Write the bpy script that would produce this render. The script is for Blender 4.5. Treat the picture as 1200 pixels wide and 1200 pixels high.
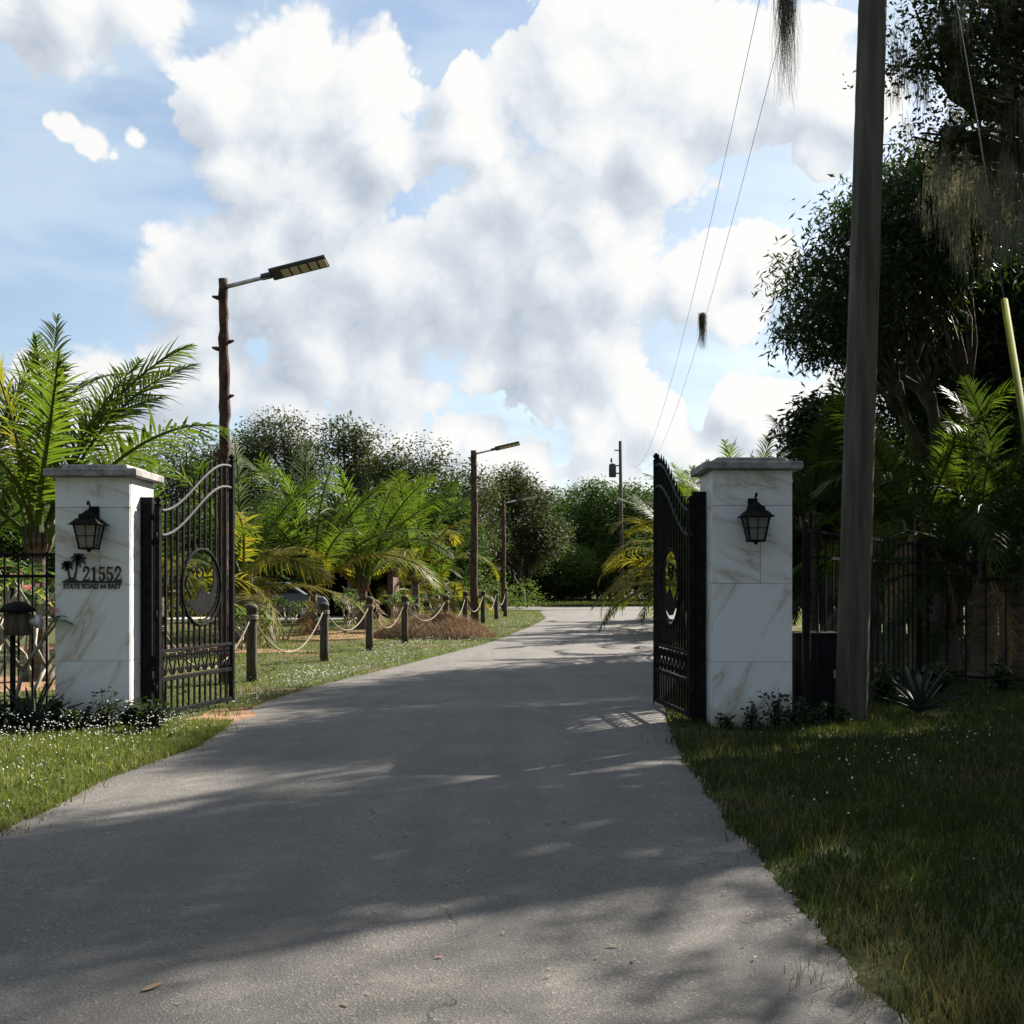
import bpy, math, random
import numpy as np
from mathutils import Vector, Matrix
for o in list(bpy.data.objects): bpy.data.objects.remove(o)
S = bpy.context.scene
C = S.collection
R = math.radians
F_PX, HOR, CAMZ = 1350.0, 678.0, 1.55
def at(px, py, Y):                       # photograph pixel + distance -> point
    return Vector(((px-600)*Y/F_PX, Y, CAMZ-(py-HOR)*Y/F_PX))
def gy(py): return F_PX*CAMZ/(py-HOR)
# ------------------------------------------------------------ camera, world, sun
cam = bpy.data.objects.new('camera', bpy.data.cameras.new('camera')); C.objects.link(cam)
cam.location = (0, 0, CAMZ); cam.rotation_euler = (R(90), 0, 0)
cam.data.sensor_width = 36; cam.data.lens = 36*F_PX/1200; cam.data.shift_y = (HOR-600)/1200
cam.data.clip_start = .05; cam.data.clip_end = 2500
S.camera = cam
SUN_AZ, SUN_EL = 45.0, 33.0              # degrees right of the view direction (+Y), above the horizon
sun_dir = Vector((math.sin(R(SUN_AZ))*math.cos(R(SUN_EL)), math.cos(R(SUN_AZ))*math.cos(R(SUN_EL)), math.sin(R(SUN_EL))))
sl = bpy.data.lights.new('sun', 'SUN'); sl.energy = 5.0; sl.angle = R(.55); sl.color = (1, .93, .83)
so = bpy.data.objects.new('sun', sl); C.objects.link(so); so.rotation_euler = sun_dir.to_track_quat('Z', 'Y').to_euler()
S.view_settings.view_transform = 'Standard'; S.view_settings.look = 'None'
S.view_settings.exposure = 1.65; S.view_settings.gamma = 1; S.view_settings.use_curve_mapping = False
S.render.engine = 'CYCLES'
S.cycles.max_bounces = 6; S.cycles.diffuse_bounces = 2; S.cycles.transmission_bounces = 4; S.cycles.transparent_max_bounces = 6
S.cycles.glossy_bounces = 2

W = bpy.data.worlds.new('World'); S.world = W; W.use_nodes = True
def nodeset(nt):
    def N(t, **k):
        n = nt.nodes.new(t)
        ins = k.pop('ins', {})
        for a, b in k.items(): setattr(n, a, b)
        for a, b in ins.items():
            if isinstance(b, bpy.types.NodeSocket): nt.links.new(b, n.inputs[a])
            else: n.inputs[a].default_value = b
        return n
    def M(op, a, b=None, c=None, clamp=False):
        n = nt.nodes.new('ShaderNodeMath'); n.operation = op; n.use_clamp = clamp
        for i, v in enumerate((a, b, c)):
            if v is None: continue
            if isinstance(v, bpy.types.NodeSocket): nt.links.new(v, n.inputs[i])
            else: n.inputs[i].default_value = v
        return n.outputs[0]
    def MIX(f, a, b, bt='MIX'):
        n = nt.nodes.new('ShaderNodeMix'); n.data_type = 'RGBA'; n.blend_type = bt
        for i, v in ((0, f), (6, a), (7, b)):
            if isinstance(v, bpy.types.NodeSocket): nt.links.new(v, n.inputs[i])
            elif i == 0: n.inputs[0].default_value = v
            else: n.inputs[i].default_value = (*v, 1) if len(v) == 3 else v
        return n.outputs[2]
    def RAMP(f, lo, hi, a=0., b=1., smooth=True):
        n = nt.nodes.new('ShaderNodeMapRange'); n.interpolation_type = 'SMOOTHSTEP' if smooth else 'LINEAR'; n.clamp = True
        nt.links.new(f, n.inputs[0])
        for i, v in zip((1, 2, 3, 4), (lo, hi, a, b)): n.inputs[i].default_value = v
        return n.outputs[0]
    return N, M, MIX, RAMP
# cumulus banks: (direction given by photo pixel, radius in px)
BANKS = [(330,130,95),(250,120,70),(420,130,100),(350,75,70),(455,180,80),(300,200,80),(540,150,60),(545,105,35),(610,215,75),(575,170,45),(400,250,75),
         (700,90,95),(760,60,100),(850,110,105),(930,90,80),(690,170,85),(700,250,75),(770,180,75),(880,150,55),(975,110,55),(1010,140,50),(960,55,55),(965,195,38),(720,20,75),
         (560,330,130),(660,350,130),(420,330,120),(330,330,110),(240,330,90),(450,440,85),(380,400,95),(640,430,80),(700,420,80),(730,320,85),(820,330,70),(895,320,48),(860,370,40),
         (90,25,75),(30,30,60),(170,10,60),(78,160,18),(104,176,24),(128,182,14),(155,168,20),(60,150,12),
         (40,440,42),(130,460,60),(200,460,65),(90,480,60),(260,440,60),(20,500,60),(330,480,60),(250,390,60),
         (765,490,62),(720,520,60),(690,490,40),(570,520,45),(620,570,60),(870,470,38),(900,490,55),(830,540,60),(980,470,50),(480,510,30),(1060,430,60),(430,510,35),(700,570,50),(530,520,45),(950,500,45),(880,540,50),(150,520,40)]
GREYS = [(560,300,110),(400,290,120),(480,400,110),(640,400,110),(600,460,80),(330,380,90),(700,220,80),(540,450,90),(90,45,60),(30,30,50),(760,540,50),(300,430,80),(860,190,55),(640,240,70),(430,215,60),(250,300,80),(190,480,40)]
def skydir(px, py): return (at(px, py, 1) - Vector((0, 0, CAMZ))).normalized()
def build_world():
    g = bpy.data.node_groups.new('cloud_density', 'ShaderNodeTree')
    g.interface.new_socket('P', in_out='INPUT', socket_type='NodeSocketVector')
    g.interface.new_socket('D', in_out='OUTPUT', socket_type='NodeSocketFloat')
    for k in ('F', 'S', 'L'): g.interface.new_socket(k, in_out='OUTPUT', socket_type='NodeSocketFloat')
    N, M, MIX, RAMP = nodeset(g)
    gi = N('NodeGroupInput'); go = N('NodeGroupOutput')
    P = gi.outputs[0]
    w1 = N('ShaderNodeTexNoise', ins={'Vector': P, 'Scale': 5.0, 'Detail': 4.0})
    warp = N('ShaderNodeVectorMath', operation='SUBTRACT', ins={0: w1.outputs['Color'], 1: (.5, .5, .5)})
    wp = N('ShaderNodeVectorMath', operation='MULTIPLY_ADD', ins={0: warp.outputs[0], 1: (.05, .05, .05), 2: P}).outputs[0]
    cur = None
    for px, py, r in BANKS:
        d = skydir(px, py)
        dist = N('ShaderNodeVectorMath', operation='DISTANCE', ins={0: wp, 1: d}).outputs['Value']
        f = M('MULTIPLY_ADD', dist, -.44/(r/F_PX*d.y), .44)      # r in px at this direction
        cur = f if cur is None else M('SMOOTH_MAX', cur, f, .06)
    # the same kind of sky goes on outside the frame
    big = N('ShaderNodeTexNoise', ins={'Vector': P, 'Scale': 2.6, 'Detail': 3.0, 'Roughness': .45}).outputs['Fac']
    cd = skydir(600, 330)
    away = RAMP(N('ShaderNodeVectorMath', operation='DISTANCE', ins={0: P, 1: cd}).outputs['Value'], .42, .62, -1., 0.)
    bg = M('ADD', M('MULTIPLY', M('SUBTRACT', big, .57), 2.2), away)
    cur = M('MAXIMUM', cur, bg)
    D = M('MINIMUM', cur, .34)
    for sc, am in ((7., .24), (16., .20), (35., .14), (75., .085), (160., .05)):
        nn = N('ShaderNodeTexNoise', ins={'Vector': wp, 'Scale': sc, 'Detail': 0.})
        D = M('ADD', D, M('MULTIPLY', M('SUBTRACT', M('ABSOLUTE', M('SUBTRACT', nn.outputs['Fac'], .5)), .11), am*2.4))
        if sc == 16.: low = D
    soft = RAMP(N('ShaderNodeTexNoise', ins={'Vector': P, 'Scale': 6., 'Detail': 2.}).outputs['Fac'], .45, .62)
    g.links.new(soft, go.inputs[2]); g.links.new(low, go.inputs[3]); g.links.new(D, go.inputs[0]); g.links.new(cur, go.inputs[1])
    nt = W.node_tree; nt.nodes.clear()
    N, M, MIX, RAMP = nodeset(nt)
    P = N('ShaderNodeTexCoord').outputs['Generated']
    a = N('ShaderNodeGroup', node_tree=g, ins={'P': P})
    off = (Vector((.75, .0, .9))).normalized()*.033
    p2 = N('ShaderNodeVectorMath', operation='ADD', ins={0: P, 1: off}).outputs[0]
    b = N('ShaderNodeGroup', node_tree=g, ins={'P': p2})
    D = a.outputs['D']
    alpha = RAMP(M('DIVIDE', D, M('MULTIPLY_ADD', a.outputs['S'], .13, .04)), -.2, 1.)
    lit = M('ADD', M('MULTIPLY_ADD', M('SUBTRACT', a.outputs['L'], b.outputs['L']), 1.9, .64), M('MULTIPLY', M('SUBTRACT', D, a.outputs['L']), 1.5))
    gr = None
    for px, py, r in GREYS:
        d = skydir(px, py)
        dist = N('ShaderNodeVectorMath', operation='DISTANCE', ins={0: P, 1: d}).outputs['Value']
        f = M('MULTIPLY_ADD', dist, -1/(r*1.25/F_PX*d.y), 1.0)
        gr = f if gr is None else M('SMOOTH_MAX', gr, f, .3)
    gn = N('ShaderNodeTexNoise', ins={'Vector': P, 'Scale': 9., 'Detail': 6., 'Roughness': .55}).outputs['Fac']
    core = RAMP(a.outputs['F'], .04, .26)
    gr = M('MULTIPLY', RAMP(M('ADD', gr, M('MULTIPLY', M('SUBTRACT', gn, .5), .8)), .0, .8), core)
    lit = M('SUBTRACT', lit, M('MULTIPLY', gr, .38))
    cn = N('ShaderNodeTexNoise', ins={'Vector': P, 'Scale': 4.5, 'Detail': 5., 'Roughness': .5}).outputs['Fac']
    lit = M('ADD', lit, M('MULTIPLY', M('SUBTRACT', cn, .5), .5))
    col = MIX(RAMP(lit, -.1, .5, smooth=False), (.165, .185, .215), (.252, .268, .284))
    col = MIX(RAMP(lit, .35, .95), col, (.318, .316, .311))
    sky = N('ShaderNodeTexSky', sky_type='NISHITA', sun_disc=False, sun_elevation=R(SUN_EL), sun_rotation=R(SUN_AZ), air_density=1.0, dust_density=1.2, ozone_density=1.2).outputs[0]
    skyc = MIX(1.0, sky, (.05, .05, .05), 'MULTIPLY')
    # thin veil of high cloud
    veil = N('ShaderNodeTexNoise', ins={'Vector': N('ShaderNodeVectorMath', operation='MULTIPLY', ins={0: P, 1: (1., 1., 3.2)}).outputs[0], 'Scale': 5., 'Detail': 6., 'Roughness': .5}).outputs['Fac']
    skyc = MIX(RAMP(veil, .36, .60, .12, .8), skyc, (.20, .245, .29))
    # clouds and veil scatter less light the farther they stand from the sun
    ca = N('ShaderNodeVectorMath', operation='DOT_PRODUCT', ins={0: P, 1: sun_dir}).outputs['Value']
    fall = RAMP(ca, .62, -.35, 1., .42)
    cc = N('ShaderNodeVectorMath', operation='SCALE', ins={0: col}); nt.links.new(fall, cc.inputs['Scale']); col = cc.outputs[0]
    col = MIX(alpha, skyc, col)
    sep = N('ShaderNodeSeparateXYZ', ins={0: P}).outputs['Z']
    col = MIX(RAMP(sep, .015, -.02), col, (.04, .045, .03))
    bgn = N('ShaderNodeBackground', ins={'Color': col, 'Strength': 1.0})
    out = N('ShaderNodeOutputWorld', ins={0: bgn.outputs[0]})
build_world()
W.cycles.sampling_method = 'NONE'
# ------------------------------------------------------------ materials
def mat(name):
    m = bpy.data.materials.new(name); m.use_nodes = True; m.node_tree.nodes.clear()
    return m, *nodeset(m.node_tree)
def finish(m, N, shader, disp=None):
    o = N('ShaderNodeOutputMaterial', ins={0: shader})
    if disp is not None: m.node_tree.links.new(disp, o.inputs[2])
    return m
def leaf_mat(name, c1, c2, trans=.4, rough=.45, spec=.35, tcol=None, c3=None):
    m, N, M, MIX, RAMP = mat(name)
    t = N('ShaderNodeAttribute', attribute_name='tint').outputs['Fac']
    r = N('ShaderNodeObjectInfo').outputs['Random']
    f = M('ADD', M('MULTIPLY', t, .75), M('MULTIPLY', r, .25))
    col = MIX(f, c1, c2)
    if c3: col = MIX(RAMP(t, .86, 1.), col, c3)
    p = N('ShaderNodeBsdfPrincipled', ins={'Base Color': col, 'Roughness': rough, 'Specular IOR Level': spec})
    tc = MIX(1., col, tcol or (1.6, 1.9, .7), 'MULTIPLY')
    tr = N('ShaderNodeBsdfTranslucent', ins={'Color': tc})
    x = N('ShaderNodeMixShader', ins={0: trans, 1: p.outputs[0], 2: tr.outputs[0]})
    return finish(m, N, x.outputs[0])
def noisy_mat(name, c1, c2, scale=8, rough=.7, bump=.3, stretch=(1, 1, 1), spec=.3, metal=0., detail=6, bscale=None, coord='Object', dist=.01):
    m, N, M, MIX, RAMP = mat(name)
    co = N('ShaderNodeTexCoord').outputs[coord]
    v = N('ShaderNodeVectorMath', operation='MULTIPLY', ins={0: co, 1: stretch}).outputs[0]
    n = N('ShaderNodeTexNoise', ins={'Vector': v, 'Scale': scale, 'Detail': detail, 'Roughness': .6}).outputs['Fac']
    col = MIX(RAMP(n, .32, .68), c1, c2)
    n2 = N('ShaderNodeTexNoise', ins={'Vector': v, 'Scale': bscale or scale*5, 'Detail': 4.}).outputs['Fac']
    b = N('ShaderNodeBump', ins={'Strength': bump, 'Distance': dist, 'Height': n2}).outputs[0]
    p = N('ShaderNodeBsdfPrincipled', ins={'Base Color': col, 'Roughness': rough, 'Specular IOR Level': spec, 'Metallic': metal, 'Normal': b})
    return finish(m, N, p.outputs[0])
MT = {}
MT['black_iron'] = noisy_mat('black_iron', (.008, .008, .009), (.018, .018, .017), 14, .7, .15, spec=.03, dist=.002)
MT['grey_iron'] = noisy_mat('greyer_iron', (.012, .012, .013), (.03, .03, .032), 20, .65, .2, spec=.2, metal=.0, dist=.002)  # a little greyer and glossier than the black iron
MT['sign'] = noisy_mat('sign_paint', (.015, .02, .025), (.03, .035, .04), 10, .5, .1)
MT['cap'] = noisy_mat('cap_concrete', (.15, .145, .14), (.32, .31, .30), 9, .85, .5, dist=.004)
MT['mortar'] = noisy_mat('mortar', (.30, .29, .27), (.42, .4, .38), 30, .9, .4)
MT['pole_wood'] = noisy_mat('pole_wood', (.052, .046, .038), (.105, .092, .077), 4, .88, 1., stretch=(3.2, 3.2, .22), dist=.014, bscale=21, detail=9)
MT['bark_pole'] = noisy_mat('bark_pole', (.025, .014, .010), (.105, .055, .036), 9, .9, 1., stretch=(1, 1, .6), dist=.02)
MT['bollard'] = noisy_mat('bollard_wood', (.035, .028, .022), (.085, .068, .05), 8, .8, .7, stretch=(3, 3, .5), dist=.01)
MT['bark'] = noisy_mat('tree_bark', (.035, .028, .022), (.11, .09, .07), 6, .9, 1., stretch=(1, 1, .4), dist=.03)
MT['palm_trunk'] = noisy_mat('palm_trunk', (.055, .042, .03), (.14, .11, .08), 5, .9, 1., stretch=(.6, .6, 3), dist=.03)
MT['pale_stem'] = noisy_mat('pale_stem', (.20, .175, .135), (.37, .33, .26), 9, .7, .4)
MT['rope'] = noisy_mat('rope_fibre', (.15, .125, .085), (.26, .22, .155), 30, .9, .8, dist=.006)
MT['alu'] = noisy_mat('grey_aluminium', (.42, .43, .45), (.55, .56, .58), 10, .4, .05, metal=.5)
MT['lamp_case'] = noisy_mat('lamp_case', (.03, .032, .035), (.05, .052, .055), 10, .45, .1)
MT['led'] = noisy_mat('led_panel', (.50, .42, .30), (.62, .54, .40), 60, .35, .2)
MT['wire'] = noisy_mat('wire_grey', (.05, .05, .055), (.09, .09, .1), 20, .9, .1, spec=.03)
MT['guard'] = noisy_mat('guard_plastic', (.075, .085, .010), (.115, .12, .018), 5, .8, .1, spec=.05)
MT['grey_fence'] = noisy_mat('weathered_board', (.045, .045, .045), (.10, .10, .098), 6, .9, .6, stretch=(4, 4, .4))
MT['cabinet'] = noisy_mat('cabinet_paint', (.009, .010, .013), (.015, .017, .021), 4, .8, .1, spec=.03)
MT['white_roof'] = noisy_mat('white_roof', (.6, .62, .66), (.75, .77, .8), 3, .35, .1)
MT['brown_wall'] = noisy_mat('brown_wall', (.07, .042, .028), (.11, .065, .045), 3, .8, .3)
MT['dark_inside'] = noisy_mat('dark_inside', (.012, .011, .01), (.02, .018, .016), 3, .9, .1)
MT['white_paint'] = noisy_mat('white_paint', (.60, .60, .58), (.72, .72, .70), 4, .4, .1)
MT['car_paint'] = noisy_mat('silver_paint', (.10, .11, .125), (.13, .14, .16), 4, .35, .02, metal=.2)
MT['tyre'] = noisy_mat('tyre', (.015, .015, .015), (.03, .03, .03), 10, .8, .2)
MT['frond'] = leaf_mat('palm_leaf', (.034, .060, .012), (.080, .112, .018), .47, .55, .16, tcol=(1.7, 1.75, .7), c3=(.26, .23, .05))
MT['frond_yellow'] = leaf_mat('yellow_palm_leaf', (.075, .095, .014), (.18, .145, .022), .48, .55, .16, tcol=(1.6, 1.6, .7), c3=(.36, .25, .05))
MT['frond_shade_tone'] = leaf_mat('shade_tone_palm_leaf', (.016, .030, .009), (.040, .058, .014), .34, .55, .16, tcol=(1.7, 1.8, .7), c3=(.16, .15, .05))  # palm leaf colour darkened to carry the shade on some palms
MT['frond_dead'] = leaf_mat('dry_palm_leaf', (.18, .12, .06), (.30, .21, .11), .25, .8, .2, tcol=(1.2, 1., .8))
MT['oak'] = leaf_mat('oak_leaf', (.026, .033, .016), (.072, .080, .038), .22, .7, .12, c3=(.14, .13, .07))
MT['oak_near'] = leaf_mat('live_oak_leaf', (.013, .019, .007), (.036, .048, .014), .2, .7, .12)
MT['mango'] = leaf_mat('mango_leaf', (.012, .023, .007), (.032, .052, .013), .22, .5, .25)
MT['shrub'] = leaf_mat('shrub_leaf', (.045, .072, .018), (.095, .13, .032), .32, .7, .12, c3=(.2, .22, .07))
MT['tree_green'] = leaf_mat('tree_leaf', (.022, .042, .012), (.055, .088, .022), .28, .7, .12)
MT['plumeria'] = leaf_mat('plumeria_leaf', (.035, .075, .014), (.075, .12, .022), .36, .35, .45, c3=(.3, .26, .06))
MT['agave'] = leaf_mat('agave_leaf', (.03, .045, .037), (.065, .085, .07), .1, .5, .3)
MT['weed'] = leaf_mat('weed_leaf', (.014, .025, .009), (.03, .045, .015), .2, .5, .3)
MT['moss'] = leaf_mat('spanish_moss', (.11, .11, .085), (.20, .20, .155), .3, .95, .05, tcol=(1.3, 1.25, .9))
MT['moss_dark'] = leaf_mat('dark_moss', (.08, .074, .055), (.17, .155, .115), .2, .95, .05, tcol=(1.2, 1.1, .9))
MT['grass'] = leaf_mat('shade_tone_grass_blade', (.018, .025, .008), (.045, .054, .017), .38, .6, .2, c3=(.17, .14, .065))  # grass darkened in its colour for the tree-shaded lawn
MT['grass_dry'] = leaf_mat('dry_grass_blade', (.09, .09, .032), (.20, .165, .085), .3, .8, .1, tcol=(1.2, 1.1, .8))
MT['grass_sun_tone'] = leaf_mat('sun_tone_grass_blade', (.062, .080, .022), (.135, .145, .05), .28, .7, .15, c3=(.38, .34, .18))  # same grass, lighter and yellower in colour for sunlit ground
MT['petal'] = leaf_mat('white_petal', (.70, .70, .68), (.82, .82, .78), .3, .6, .2, tcol=(1.1, 1.1, 1.05))
MT['pink'] = leaf_mat('pink_petal', (.6, .22, .18), (.75, .4, .3), .3, .6, .2, tcol=(1.1, 1., 1.))
MT['straw'] = leaf_mat('pine_straw', (.17, .115, .07), (.36, .26, .16), .15, .9, .1, tcol=(1.1, 1., .9))
MT['litter'] = leaf_mat('leaf_litter', (.27, .19, .13), (.36, .26, .17), .15, .8, .2, tcol=(1.1, 1., .9))

def marble():
    m, N, M, MIX, RAMP = mat('veined_marble')
    tc = N('ShaderNodeTexCoord').outputs['Object']
    rnd = N('ShaderNodeObjectInfo').outputs['Random']
    off = N('ShaderNodeCombineXYZ', ins={0: M('MULTIPLY', rnd, 37.), 1: M('MULTIPLY', rnd, 11.), 2: M('MULTIPLY', rnd, 23.)}).outputs[0]
    v = N('ShaderNodeVectorMath', operation='ADD', ins={0: tc, 1: off}).outputs[0]
    sg = M('MULTIPLY', M('GREATER_THAN', N('ShaderNodeSeparateXYZ', ins={0: tc}).outputs['Z'], 1.5), -1.75)
    ang = M('ADD', R(-32), M('MULTIPLY', sg, -1.0))
    rv = N('ShaderNodeVectorRotate', rotation_type='Y_AXIS', ins={'Vector': v, 'Angle': ang}).outputs[0]
    mp = N('ShaderNodeVectorMath', operation='MULTIPLY', ins={0: rv, 1: (2.3, 1.2, .5)}).outputs[0]
    n1 = N('ShaderNodeTexNoise', ins={'Vector': mp, 'Scale': 1.5, 'Detail': 5., 'Roughness': .5, 'Distortion': .15}).outputs['Fac']
    a = M('ABSOLUTE', M('SUBTRACT', n1, .5))
    vein = RAMP(a, .0, .016, 1., 0.)
    soft = RAMP(a, .0, .09, 1., 0.)
    n2 = N('ShaderNodeTexNoise', ins={'Vector': mp, 'Scale': 1.1, 'Detail': 3.}).outputs['Fac']
    mask = RAMP(n2, .30, .50)
    col = MIX(M('MULTIPLY', soft, M('MULTIPLY', mask, .5)), (.655, .665, .685), (.46, .42, .38))
    col = MIX(M('MULTIPLY', vein, M('MULTIPLY', mask, .75)), col, (.40, .33, .26))
    sep = N('ShaderNodeSeparateXYZ', ins={0: tc}).outputs['Z']
    dn = N('ShaderNodeTexNoise', ins={'Vector': tc, 'Scale': 5., 'Detail': 5.}).outputs['Fac']
    dirt = M('MULTIPLY', RAMP(M('ADD', sep, M('MULTIPLY', M('SUBTRACT', dn, .5), .5)), .38, .0), .55)
    col = MIX(dirt, col, (.34, .31, .24))
    ws = N('ShaderNodeTexNoise', ins={'Vector': N('ShaderNodeVectorMath', operation='MULTIPLY', ins={0: tc, 1: (1., 1., .07)}).outputs[0], 'Scale': 16., 'Detail': 4.}).outputs['Fac']
    col = MIX(M('MULTIPLY', M('MULTIPLY', RAMP(ws, .5, .7), RAMP(sep, 1.7, 2.6)), .30), col, (.33, .31, .27))
    p = N('ShaderNodeBsdfPrincipled', ins={'Base Color': col, 'Roughness': .38, 'Specular IOR Level': .3})
    return finish(m, N, p.outputs[0])
MT['marble'] = marble()
def asphalt():
    m, N, M, MIX, RAMP = mat('worn_asphalt')
    tc = N('ShaderNodeTexCoord').outputs['Object']
    n1 = N('ShaderNodeTexNoise', ins={'Vector': tc, 'Scale': .9, 'Detail': 5., 'Roughness': .6}).outputs['Fac']
    n2 = N('ShaderNodeTexNoise', ins={'Vector': tc, 'Scale': 85., 'Detail': 5., 'Roughness': .75}).outputs['Fac']
    vo = N('ShaderNodeTexVoronoi', ins={'Vector': tc, 'Scale': 95.})
    sp = N('ShaderNodeSeparateColor', ins={0: vo.outputs['Color']}).outputs[0]
    col = MIX(RAMP(n1, .3, .7), (.112, .103, .093), (.152, .139, .125))
    col = MIX(RAMP(n2, .35, .68), MIX(1., col, (.62, .62, .63), 'MULTIPLY'), MIX(1., col, (1.3, 1.29, 1.27), 'MULTIPLY'))
    col = MIX(M('MULTIPLY', RAMP(sp, .92, .99), .4), col, (.36, .33, .29))
    col = MIX(M('MULTIPLY', RAMP(sp, .10, .02), .45), col, (.04, .04, .042))
    # tyre tracks and stains
    pa = N('ShaderNodeTexNoise', ins={'Vector': tc, 'Scale': 3.1, 'Detail': 7., 'Roughness': .7}).outputs['Fac']
    col = MIX(M('MULTIPLY', RAMP(pa, .52, .70), .5), col, (.20, .178, .150))
    ck = N('ShaderNodeTexVoronoi', feature='DISTANCE_TO_EDGE', ins={'Vector': N('ShaderNodeVectorMath', operation='MULTIPLY_ADD', ins={0: N('ShaderNodeTexNoise', ins={'Vector': tc, 'Scale': 2.5, 'Detail': 5.}).outputs['Color'], 1: (.8, .8, .8), 2: tc}).outputs[0], 'Scale': .42}).outputs['Distance']
    col = MIX(M('MULTIPLY', RAMP(ck, .006, .0015), M('MULTIPLY', RAMP(n1, .48, .6), .75)), col, (.035, .033, .03))
    st = N('ShaderNodeTexNoise', ins={'Vector': N('ShaderNodeVectorMath', operation='MULTIPLY', ins={0: tc, 1: (1.4, .22, 1)}).outputs[0], 'Scale': 1.6, 'Detail': 4.}).outputs['Fac']
    col = MIX(M('MULTIPLY', RAMP(st, .46, .66), .5), col, (.085, .08, .076))
    tx = M('ABSOLUTE', M('SUBTRACT', M('ABSOLUTE', M('ADD', N('ShaderNodeSeparateXYZ', ins={0: tc}).outputs['X'], .85)), .78))
    tw = M('MULTIPLY', RAMP(M('ADD', tx, M('MULTIPLY', n1, .25)), .38, .05), .28)
    col = MIX(tw, col, (.075, .07, .066))
    h = M('ADD', n2, M('MULTIPLY', vo.outputs['Distance'], .6))
    b = N('ShaderNodeBump', ins={'Strength': .8, 'Distance': .006, 'Height': h}).outputs[0]
    p = N('ShaderNodeBsdfPrincipled', ins={'Base Color': col, 'Roughness': .78, 'Specular IOR Level': .3, 'Normal': b})
    return finish(m, N, p.outputs[0])
MT['asphalt'] = asphalt()
def soil():
    m, N, M, MIX, RAMP = mat('lawn_soil')
    tc = N('ShaderNodeTexCoord').outputs['Object']
    n1 = N('ShaderNodeTexNoise', ins={'Vector': tc, 'Scale': .35, 'Detail': 6., 'Roughness': .6}).outputs['Fac']
    n2 = N('ShaderNodeTexNoise', ins={'Vector': tc, 'Scale': 22., 'Detail': 6., 'Roughness': .7}).outputs['Fac']
    g = MIX(RAMP(n2, .3, .7), (.03, .042, .012), (.09, .095, .035))
    d = MIX(RAMP(n2, .3, .7), (.08, .048, .028), (.17, .115, .07))
    col = MIX(RAMP(n1, .52, .66), g, d)
    b = N('ShaderNodeBump', ins={'Strength': .7, 'Distance': .03, 'Height': n2}).outputs[0]
    p = N('ShaderNodeBsdfPrincipled', ins={'Base Color': col, 'Roughness': .95, 'Specular IOR Level': .1, 'Normal': b})
    return finish(m, N, p.outputs[0])
MT['soil'] = soil()
MT['dirt'] = noisy_mat('bare_dirt', (.16, .085, .05), (.30, .19, .12), 3, .95, .8, spec=.1, dist=.02)
MT['gravel'] = noisy_mat('pale_gravel', (.30, .28, .25), (.42, .40, .36), 3, .95, .5, spec=.1)
def glass():
    m, N, M, MIX, RAMP = mat('seeded_glass')
    p = N('ShaderNodeBsdfPrincipled', ins={'Base Color': (.22, .22, .21, 1), 'Roughness': .15, 'Specular IOR Level': .5, 'Alpha': .75})
    return finish(m, N, p.outputs[0])
MT['glass'] = glass()
# ------------------------------------------------------------ object helpers
def tag(o, label=None, cat=None, group=None, kind=None):
    for k, v in (('label', label), ('category', cat), ('group', group), ('kind', kind)):
        if v: o[k] = v
    return o
def thing(name, label, cat, loc=(0, 0, 0), rz=0, group=None):
    o = bpy.data.objects.new(name, None); C.objects.link(o); o.empty_display_size = .2
    o.location = loc; o.rotation_euler = (0, 0, rz)
    return tag(o, label, cat, group)
def link(name, me, parent=None, label=None):
    o = bpy.data.objects.new(name, me); C.objects.link(o)
    if parent: o.parent = parent
    if label: o['label'] = label
    return o
def mesh(name, V, Fs, m, tint=None, smooth=False):
    me = bpy.data.meshes.new(name)
    V = np.asarray(V, dtype=np.float32).reshape(-1, 3)
    if isinstance(Fs, np.ndarray):
        k = Fs.shape[1]; n = len(Fs)
        me.vertices.add(len(V)); me.vertices.foreach_set('co', V.ravel())
        me.loops.add(n*k); me.loops.foreach_set('vertex_index', Fs.astype(np.int32).ravel())
        me.polygons.add(n); me.polygons.foreach_set('loop_start', np.arange(0, n*k, k, dtype=np.int32))
        me.update(calc_edges=True)
    else:
        me.from_pydata(V.tolist(), [], Fs); me.update()
    if tint is not None:
        a = me.attributes.new('tint', 'FLOAT', 'POINT'); a.data.foreach_set('value', np.asarray(tint, dtype=np.float32))
    if smooth: me.polygons.foreach_set('use_smooth', np.ones(len(me.polygons), dtype=bool))
    me.materials.append(MT[m] if isinstance(m, str) else m)
    return me
def quads(name, Q, m, tint=None):         # Q: (N,4,3)
    n = len(Q)
    t = None if tint is None else np.repeat(tint, 4)
    return mesh(name, Q.reshape(-1, 3), np.arange(n*4).reshape(n, 4), m, t)
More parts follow.
